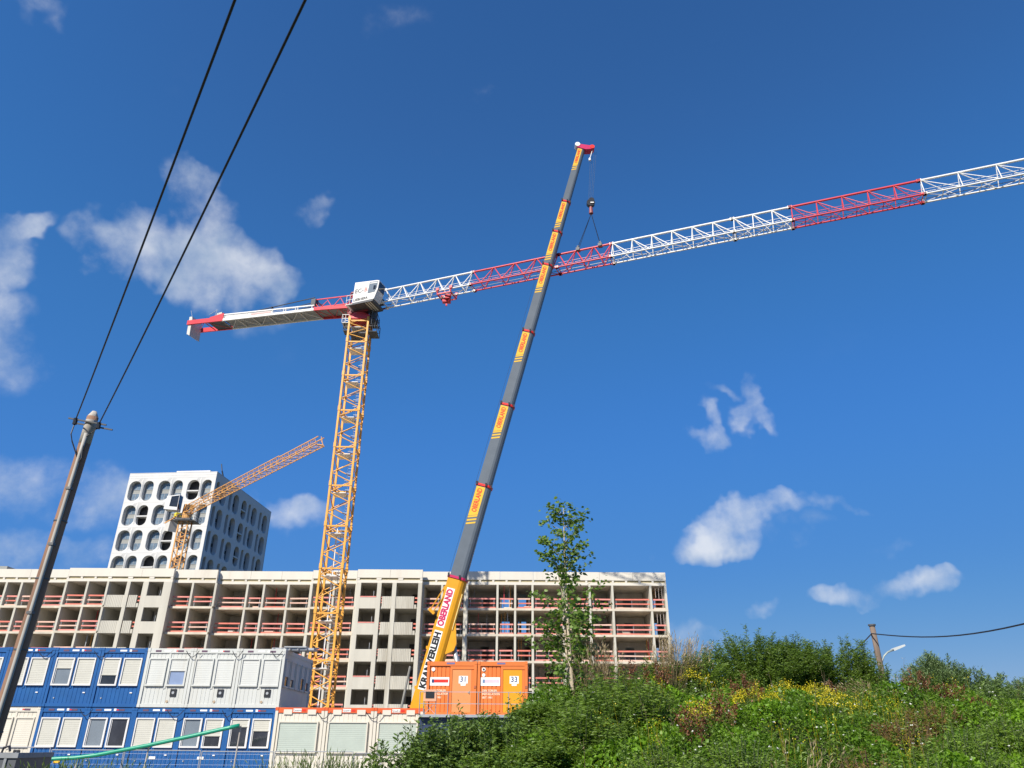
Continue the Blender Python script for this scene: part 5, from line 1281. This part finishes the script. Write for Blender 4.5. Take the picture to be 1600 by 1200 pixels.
# upright small herbs between
q = mound_pts(5200, -2.0, 13.5, 6.5, 16.6); q = q[inview(q)]; q = q[q[:, 0] > -1.4 + .02 * q[:, 1]]
b = np.column_stack([q, zground(q)]); hh = .28 + .35 * rng.random(len(b)) ** 1.5
tip = b + np.column_stack([rng.normal(size=(len(b), 2)) * .08, hh]); pts = curved(b, tip, 4, rng.normal(size=b.shape) * .08)
hv = Veg(); hv.stems(pts, .004, .002); stem_leaves(hv, pts, 16, .085, .022, lo=.3, up=.5)
link('tall_herbs', hv.mesh('tall_herbs', leaf_weed), kind='stuff', label='slender green herbs rising among the low weeds', cat='weeds')
# white bindweed flowers and yellow specks
def specks(name, n, m, cx, cy, rx, ry, size, hz, label, cat):
    xy = np.column_stack([cx + rng.normal(size=n) * rx, cy + rng.normal(size=n) * ry]); P = np.column_stack([xy, zground(xy) + hz + .10 * rng.random(n)])
    v = Veg(); rep = 5; PP = np.repeat(P, rep, 0); v.leaves(PP, np.column_stack([rng.normal(size=(n * rep, 2)), .25 + .2 * rng.random(n * rep)]), size, size * .8, rng.random(n * rep), wide=.6)
    return v
v = specks('w', 260, leaf_wht, 4.0, 10.5, 3.2, 2.2, .022, .34, '', ''); link('bindweed_flowers', v.mesh('bindweed_flowers', leaf_wht), kind='stuff', label='scattered small white blossoms on the mound', cat='flowers')

q = mound_pts(140, .5, 12.5, 7.5, 15.5); q = q[inview(q, 0)]
b = np.column_stack([q, zground(q)]); tip = b + np.column_stack([rng.normal(size=(len(b), 2)) * .16, .3 + .5 * rng.random(len(b))]); pts = curved(b, tip, 4, rng.normal(size=b.shape) * .15)
dv = Veg(); dv.stems(pts, .004, .0015); stem_leaves(dv, pts, 9, .05, .008, lo=.5, up=1.0)
link('dry_stalks', dv.mesh('dry_stalks', leaf_dry), kind='stuff', label='scattered straw coloured dead stalks among the green weeds', cat='stalks')
q = mound_pts(34, 1.0, 12.5, 8, 15.5); q = q[inview(q, 0)]; b = np.repeat(q, 9, 0) + rng.normal(size=(len(q) * 9, 2)) * .09; b = np.column_stack([b, ground(b[:, 0], b[:, 1])])
tip = b + np.column_stack([rng.normal(size=(len(b), 2)) * .06, .34 + .28 * rng.random(len(b))]); pts = curved(b, tip, 4, rng.normal(size=b.shape) * .06)
yv = Veg(); yv.stems(pts, .003, .0015); yv.leaves(np.repeat(pts[:, -1], 6, 0) + rng.normal(size=(len(b) * 6, 3)) * .03, rng.normal(size=(len(b) * 6, 3)) + np.array([0, 0, .8]), .017, .015, rng.random(len(b) * 6), wide=.5)
link('scattered_blossoms', yv.mesh('scattered_blossoms', leaf_yel), kind='stuff', label='small yellow blossoms dotted thinly over the slope', cat='flowers')

# --- individual plants
def plant(name, label, cat, px, py_top, D, rx, ry, H, nst, per, L, W, lm, sm_=stem_m, up=.4, spread=.6, lo=.15, group=None, droop=0., tb=(0, 1), rnd=False, lean=(0, 0), r0=.01, m_=6, fan=1.0, hvar=.35, taper=.5, extra=None, base_r=.25):
    c = at(px, py_top, D); cx, cy = c.x, D; gz = float(ground(cx, cy)); Hh = (c.z - gz) if H is None else H
    t = thing(name, label, cat, (cx, cy, gz), 0, group)
    th = rng.random(nst) * 2 * pi; rad = np.sqrt(rng.random(nst)); bx0 = np.column_stack([cx + rx * base_r * rad * np.cos(th), cy + ry * base_r * rad * np.sin(th)])
    b = np.column_stack([bx0, ground(bx0[:, 0], bx0[:, 1])]); hgt = Hh * (1 - hvar * rad ** 1.5 - .18 * rng.random(nst))
    tip = np.column_stack([cx + rx * rad * np.cos(th) + lean[0] * hgt, cy + ry * rad * np.sin(th) + lean[1] * hgt, gz + hgt])
    bend = np.column_stack([rx * rad * np.cos(th) * spread, ry * rad * np.sin(th) * spread, np.zeros(nst)]) + rng.normal(size=(nst, 3)) * .06
    pts = curved(b, tip, m_, -bend); pts[:, 1:-1] += rng.normal(size=(nst, m_ - 2, 3)) * .012 * Hh
    s = Veg(); s.stems(pts, r0, r0 * .35); link('stems', s.mesh('stems', sm_, (cx, cy, gz)), t)
    f = Veg(); stem_leaves(f, pts, per, L, W, lo=lo, up=up, droop=droop, tb=tb, rnd=rnd, taper=taper)
    if extra: extra(f, pts)
    link('foliage', f.mesh('foliage', lm, (cx, cy, gz)), t)
    return t, pts, (cx, cy, gz)
DK = leaf_dark
# big dark bush on the crest
G3 = 'tall bushy weeds along the crest of the mound'
plant('bush', 'wide dark green bush on the crest right of the building corner', 'bush', 1165, 974, 14.6, 1.15, .8, None, 150, 210, .12, .027, leaf_weed, up=.55, group=G3, hvar=.36, tb=(0, .6))
plant('bush', 'dark rounded bush right beside the big crest bush', 'bush', 1235, 982, 14.9, .8, .6, None, 110, 200, .12, .027, leaf_weed, up=.55, group=G3, hvar=.34, tb=(0, .5))
plant('bush', 'low leafy mound of weeds left of the big crest bush', 'bush', 1085, 1008, 13.8, .75, .7, None, 80, 150, .09, .024, leaf_weed, up=.5, group=G3, hvar=.45, tb=(.2, .9))
for i, (px_, py_, lb) in enumerate(((1262, 1015, 'upright dark weed nearest the big bush'), (1290, 1020, 'upright weed spike third from the big bush'), (1316, 1008, 'tallest upright weed left of the wooden post'), (1340, 1015, 'upright weed spikes just left of the wooden post'), (1362, 1040, 'short upright weed at the foot of the wooden post'))):
    plant('upright_weed', lb, 'weed', px_, py_ - 24, 15.2, .26, .3, None, 22, 200, .10, .026, leaf_weed, up=.5, group='upright weeds on the ridge', hvar=.3, tb=(0, .7), base_r=.6)
plant('willow_shrub', 'feathery grey green shrub with a tall curved spray right of the street lamp', 'shrub', 1465, 1014, 14.2, .75, .6, None, 110, 190, .11, .023, leaf_willow, up=.9, group='grey green shrubs', lean=(-.15, 0), hvar=.4)
plant('willow_shrub', 'grey green shrub beside the feathery one, lower and wider', 'shrub', 1530, 1042, 14.0, .8, .6, None, 90, 180, .11, .023, leaf_willow, up=.8, group='grey green shrubs', hvar=.45)
plant('willow_shrub', 'grey green shrub at the right picture edge', 'shrub', 1600, 1058, 13.6, .7, .6, None, 80, 180, .10, .02, leaf_willow, up=.8, group='grey green shrubs', hvar=.4)
# long single arching spray
plant('arching_spray', 'single long spray arching to the left above the grey green shrubs', 'shrub', 1475, 1008, 14.0, .12, .1, None, 9, 150, .11, .024, leaf_willow, up=1.0, lean=(-.3, 0), lo=.35, hvar=.15)
# tall narrow-leaved weeds in the middle
G4 = 'tall narrow leaved weeds in the middle of the slope'
for i, (px_, py_, D_, lb) in enumerate(((965, 1040, 11.2, 'tall narrow leaved weeds right of the sapling'), (1000, 1046, 10.6, 'narrow leaved weed clump below the building corner'), (932, 1062, 10.2, 'narrow leaved weed clump touching the sapling trunk'), (1035, 1012, 13.5, 'green weed clump under the dry grass at the building corner'), (905, 1090, 9.6, 'low weed clump at the sapling foot'))):
    plant('weed_clump', lb, 'weed', px_, py_, D_, .55, .5, None, 46, 90, .11, .026, leaf_weed, up=.35, group=G4, droop=.25, tb=(.1, .9), hvar=.35, base_r=.7)
# dense dark growth left of sapling
G5 = 'leafy shrubs left of the sapling'
for i, (px_, py_, D_, rx, lb) in enumerate(((850, 1098, 11.5, .5, 'leafy shrub under the right orange container'), (775, 1106, 11.0, .6, 'leafy shrub under the orange container numbered 31'), (715, 1106, 10.5, .5, 'dark leafy shrub right of the cream containers'), (678, 1118, 9.9, .42, 'dark low shrub between the cream container and the mound'), (870, 1150, 9.4, .6, 'leafy shrub in front of the sapling'), (790, 1160, 9.2, .6, 'light green shrub low in the middle of the bottom edge'))):
    plant('leafy_shrub', lb, 'shrub', px_, py_, D_, rx, .5, None, 120, 150, .09, .037, leaf_weed if i in (0, 4, 5) else leaf_shrub, up=.3, group=G5, droop=.1, hvar=.28, tb=(.0, .8), base_r=.6)
# opposite-leaved airy shrub at the left
t_, pts_, c_ = plant('airy_shrub', 'open bush with dark pointed leaves before the cream containers', 'shrub', 650, 1108, 10.0, .72, .45, None, 22, 40, .125, .052, leaf_shrub, up=.8, hvar=.45, lo=.35, r0=.008, lean=(.0, 0), tb=(0, .7), base_r=.35)
plant('airy_shrub', 'low dark leaved bush at the bottom edge before the cream containers', 'shrub', 600, 1150, 9.6, .5, .4, None, 26, 44, .12, .05, leaf_shrub, up=.7, hvar=.4, lo=.25, r0=.008, tb=(0, .7), base_r=.5)
for i, (px_, py_) in enumerate(((700, 1085), (722, 1098), (765, 1095), (800, 1100))):
    plant('shrub_shoot', ['leafy shoot in front of the control box', 'leafy shoot left of door 31', 'leafy shoot before the gap between the orange containers', 'leafy shoot before the amber door'][i], 'shoot', px_, py_ - 14, 10.0, .12, .1, None, 6, 26, .10, .042, leaf_shrub, up=.7, group='leafy shoots before the orange containers', lo=.5, hvar=.2, r0=.006)
# dock / sorrel with rusty seed heads
G6 = 'rusty brown dock stalks'
docks = [(985, 1025, 12.5, 'rusty dock stalks under the lower storey railing'), (1022, 1028, 12.9, 'dark red dock stalks right of the birch under the building corner'), (1160, 1048, 11.8, 'rusty dock stalks in front of the big crest bush'), (1120, 1070, 11.0, 'rusty stalks left of the yellow flowers'), (1075, 1090, 10.0, 'dark dry stalks low on the slope'), (1428, 1040, 13.4, 'rusty stalks left of the grey green shrubs'), (1480, 1062, 12.6, 'rusty stalks in front of the grey green shrubs'), (1380, 1125, 10.8, 'dark rusty stalks in the slope hollow'), (1525, 1090, 12.0, 'rusty stalks near the right edge'), (1300, 1062, 14.0, 'brown stalks behind the green weeds patch')]
for (px_, py_, D_, lb) in docks:
    plant('dock_plant', lb, 'weed', px_, py_, D_, .28, .2, None, 16, 60, .035, .024, leaf_dock, brstem_m, up=1.2, group=G6, lo=.45, taper=.2, hvar=.3, r0=.005, base_r=.5)
# dry grass tufts
def tuft(px, py, D, lb, n=90, sp=.3, lean=.0, m=leaf_dry, lw=.010, grp='dry grass tufts', name='dry_grass_tuft', H=None):
    c = at(px, py, D); gz = float(ground(c.x, D)); H = (c.z - gz) if H is None else H
    th = rng.random(n) * 2 * pi; rad = rng.random(n); b = np.column_stack([c.x + .12 * rad * np.cos(th), D + .12 * rad * np.sin(th), np.full(n, gz)])
    tp_ = b + np.column_stack([sp * rad * np.cos(th) + lean * H, sp * rad * np.sin(th), H * (1 - .45 * rng.random(n))]); pts = curved(b, tp_, 6, rng.normal(size=(n, 3)) * .1)
    v = Veg(); v.stems(pts, lw * .45, lw * .12)
    e = pts[:, -1]; d = norm(pts[:, -1] - pts[:, -3]); 
    for k in range(4): v.leaves(pts[:, -1] - d * .04 * k + rng.normal(size=(n, 3)) * .008, d + rng.normal(size=(n, 3)) * .25, .07, .010, rng.random(n))
    o = link(name, v.mesh(name, m, (c.x, D, gz)), None, lb, 'grass', grp); o.location = (c.x, D, gz); return o
tuft(1042, 992, 13.2, 'tall pale dry grass at the building corner', 150, .35, .05); tuft(1062, 1000, 13.6, 'dry grass leaning right of the building corner', 110, .35, .18)
tuft(925, 1000, 11.8, 'pale dry grass behind the sapling', 70, .2, .0); tuft(945, 1010, 11.9, 'pale dry grass just right of the sapling', 70, .2, .0)
tuft(1238, 1160, 8.6, 'short dry stalks low on the slope', 26, .4, .3); tuft(1395, 1075, 13.0, 'fallen dry stalks below the street lamp', 40, .5, -.2)
tuft(1355, 1062, 13.8, 'flattened dry stalks below the wooden post', 90, .9, -.1)
# yellow flower clumps
def yellows(px, py, D, n, rx, lb):
    t, pts, o = plant('yellow_flower_clump', lb, 'flowers', px, py, D, rx, rx * .8, None, n, 26, .05, .010, leaf_weed, up=.8, group='yellow flower clumps', hvar=.3, base_r=.8, r0=.004, lo=.2)
    tips = pts[:, -1]; rep = 34; P = np.repeat(tips, rep, 0) + rng.normal(size=(len(tips) * rep, 3)) * np.array([.045, .045, .03]); v = Veg()
    v.leaves(P, rng.normal(size=P.shape) + np.array([0, 0, .8]), .020, .018, rng.random(len(P)), wide=.5); link('blossoms', v.mesh('blossoms', leaf_yel, o), t)
for a in ((1180, 1072, 11.6, 24, .35, 'bright yellow flowers left of the round green clump'), (1260, 1066, 12.4, 30, .45, 'bright yellow flowers on the crest left of the wooden post'), (1088, 1092, 10.4, 14, .25, 'yellow flowers low on the slope below the bush'), (1225, 1064, 12.8, 26, .4, 'yellow flowers along the crest centre'), (1300, 1078, 11.6, 16, .3, 'yellow flowers right of the round green clump'), (1080, 1038, 13.2, 12, .25, 'few yellow flowers high beside the dry grass')): yellows(*a)
# ochre dying plants
for a in ((1400, 1110, 10.4, 'ochre dying plants right of the slope hollow'), (1345, 1165, 8.8, 'ochre weeds at the bottom right'), (1450, 1090, 11.6, 'yellowing plants before the rusty stalks')):
    plant('dying_plant', a[3], 'weed', a[0], a[1], a[2], .5, .4, None, 40, 50, .06, .02, leaf_ochre, brstem_m, up=.4, group='ochre dying plants', hvar=.4, base_r=.8)
for a in ((1480, 1120, 9.6, 'leafy green clump right of the ochre plants'), (1560, 1110, 10.4, 'leafy green clump at the right edge'), (1420, 1160, 8.6, 'green clump in the bottom right'), (1540, 1165, 8.4, 'green clump in the bottom right corner'), (1150, 1130, 9.0, 'low green clump mid slope'), (1040, 1150, 8.6, 'low green clump near the bottom edge')):
    plant('leafy_clump', a[3], 'weed', a[0], a[1], a[2], .6, .45, None, 60, 56, .075, .026, leaf_weed, up=.35, group='leafy clumps on the lower slope', hvar=.5, base_r=.85, tb=(.15, 1))
# bottom left grasses
for i, (px_, py_, lb) in enumerate(((95, 1188, 'dark green tuft under the green pipe'), (120, 1190, 'spiky tuft right of the first pipe stake'), (470, 1176, 'green grass before the orange railed containers'), (520, 1172, 'yellowish grass before the cream container'), (555, 1182, 'grass tuft left of the dark leaved bush'), (440, 1188, 'low grass tuft in front of the fence'), (195, 1188, 'grass blades below the middle of the pipe'))):
    tuft(px_, py_ + (4 if px_ > 400 else 2), 9.0, lb, 130, .45, .03, leaf_grass, .011, 'green grass tufts at the bottom edge', 'grass_tuft')
plant('reddish_weed', 'slim weed with small leaves in front of the cream container', 'weed', 537, 1152, 9.4, .14, .1, None, 6, 26, .06, .018, leaf_weed, brstem_m, up=.8, lo=.4, r0=.004)
p2 = mound_pts(26000, -8.5, -1.0, 6.0, 12.5); p2 = p2[inview(p2, .3)]
b = np.column_stack([p2, zground(p2)]); gv = Veg(); gv.leaves(b, np.column_stack([rng.normal(size=(len(b), 2)) * .3, np.ones(len(b))]), .16 + .2 * rng.random(len(b)), .012, rng.random(len(b)))
link('meadow_grass', gv.mesh('meadow_grass', leaf_grass), kind='stuff', label='rough grass on the flat ground to the left', cat='grass')

# --- young tree
BD_ = 12.0
tx = at(899, 1150, BD_); base = Vector((tx.x + .03, BD_, float(ground(tx.x, BD_)) - .05))
tree = thing('young_poplar', 'slender young tree with pale trunk and small round leaves before the building', 'tree', tuple(base))
tr1 = [base, at(899, 1150, BD_), at(893, 1060, BD_), at(889, 1000, BD_), at(886, 950, BD_), at(883, 900, BD_), at(882, 860, BD_), at(881, 820, BD_), at(880, 792, BD_)]
tr2 = [at(895, 1085, BD_), at(886, 1040, BD_ + .05), at(883, 980, BD_ + .1), at(880, 930, BD_ + .15), at(868, 880, BD_ + .1), at(862, 850, BD_)]
trb = MB().tube([p - base for p in tr1], [.04, .034, .03, .025, .021, .016, .011, .007, .003], 8).tube([p - base for p in tr2], [.024, .020, .017, .012, .007, .003], 6)
trb.build('trunk', bark_m, tree, smooth=True)
brs = []; f = Veg(); r_ = rng
def branch_from(line, n, lo, hi, Lr, upa, seed):
    rr = random.Random(seed); out = []
    for i in range(n):
        t = lo + (hi - lo) * rr.random(); k = t * (len(line) - 1); j = min(int(k), len(line) - 2); p = line[j].lerp(line[j + 1], k - j); th = rr.random() * 2 * pi
        L = Lr * (1.05 - .7 * t) * rr.uniform(.6, 1.25); d = Vector((cos(th), sin(th), upa + rr.uniform(-.2, .5))).normalized(); out.append((np.array(p), np.array(p + d * L)))
    return out
bs_ = branch_from(tr1, 66, .16, .97, .95, .55, 3) + branch_from(tr2, 40, .02, .98, .75, .5, 5) + branch_from(tr1[:5], 60, .05, .98, .85, .35, 9)
bs_.append((np.array(at(872, 885, BD_)), np.array(at(843, 872, BD_)))); bs_.append((np.array(at(900, 960, BD_)), np.array(at(934, 925, BD_)))); bs_.append((np.array(at(890, 1000, BD_)), np.array(at(840, 975, BD_))))
A = np.array([q[0] for q in bs_]); B_ = np.array([q[1] for q in bs_])
bp_ = curved(A, B_, 5, np.column_stack([np.zeros((len(A), 2)), np.full(len(A), .15)])); v = Veg(); v.stems(bp_, .006, .002)
link('branches', v.mesh('branches', bark_m, tuple(base)), tree)
stem_leaves(f, bp_, 25, .066, .052, lo=.2, up=.2, taper=.15, rnd=True, droop=.35, jit=.035)
link('crown', f.mesh('crown', leaf_birch, tuple(base)), tree)
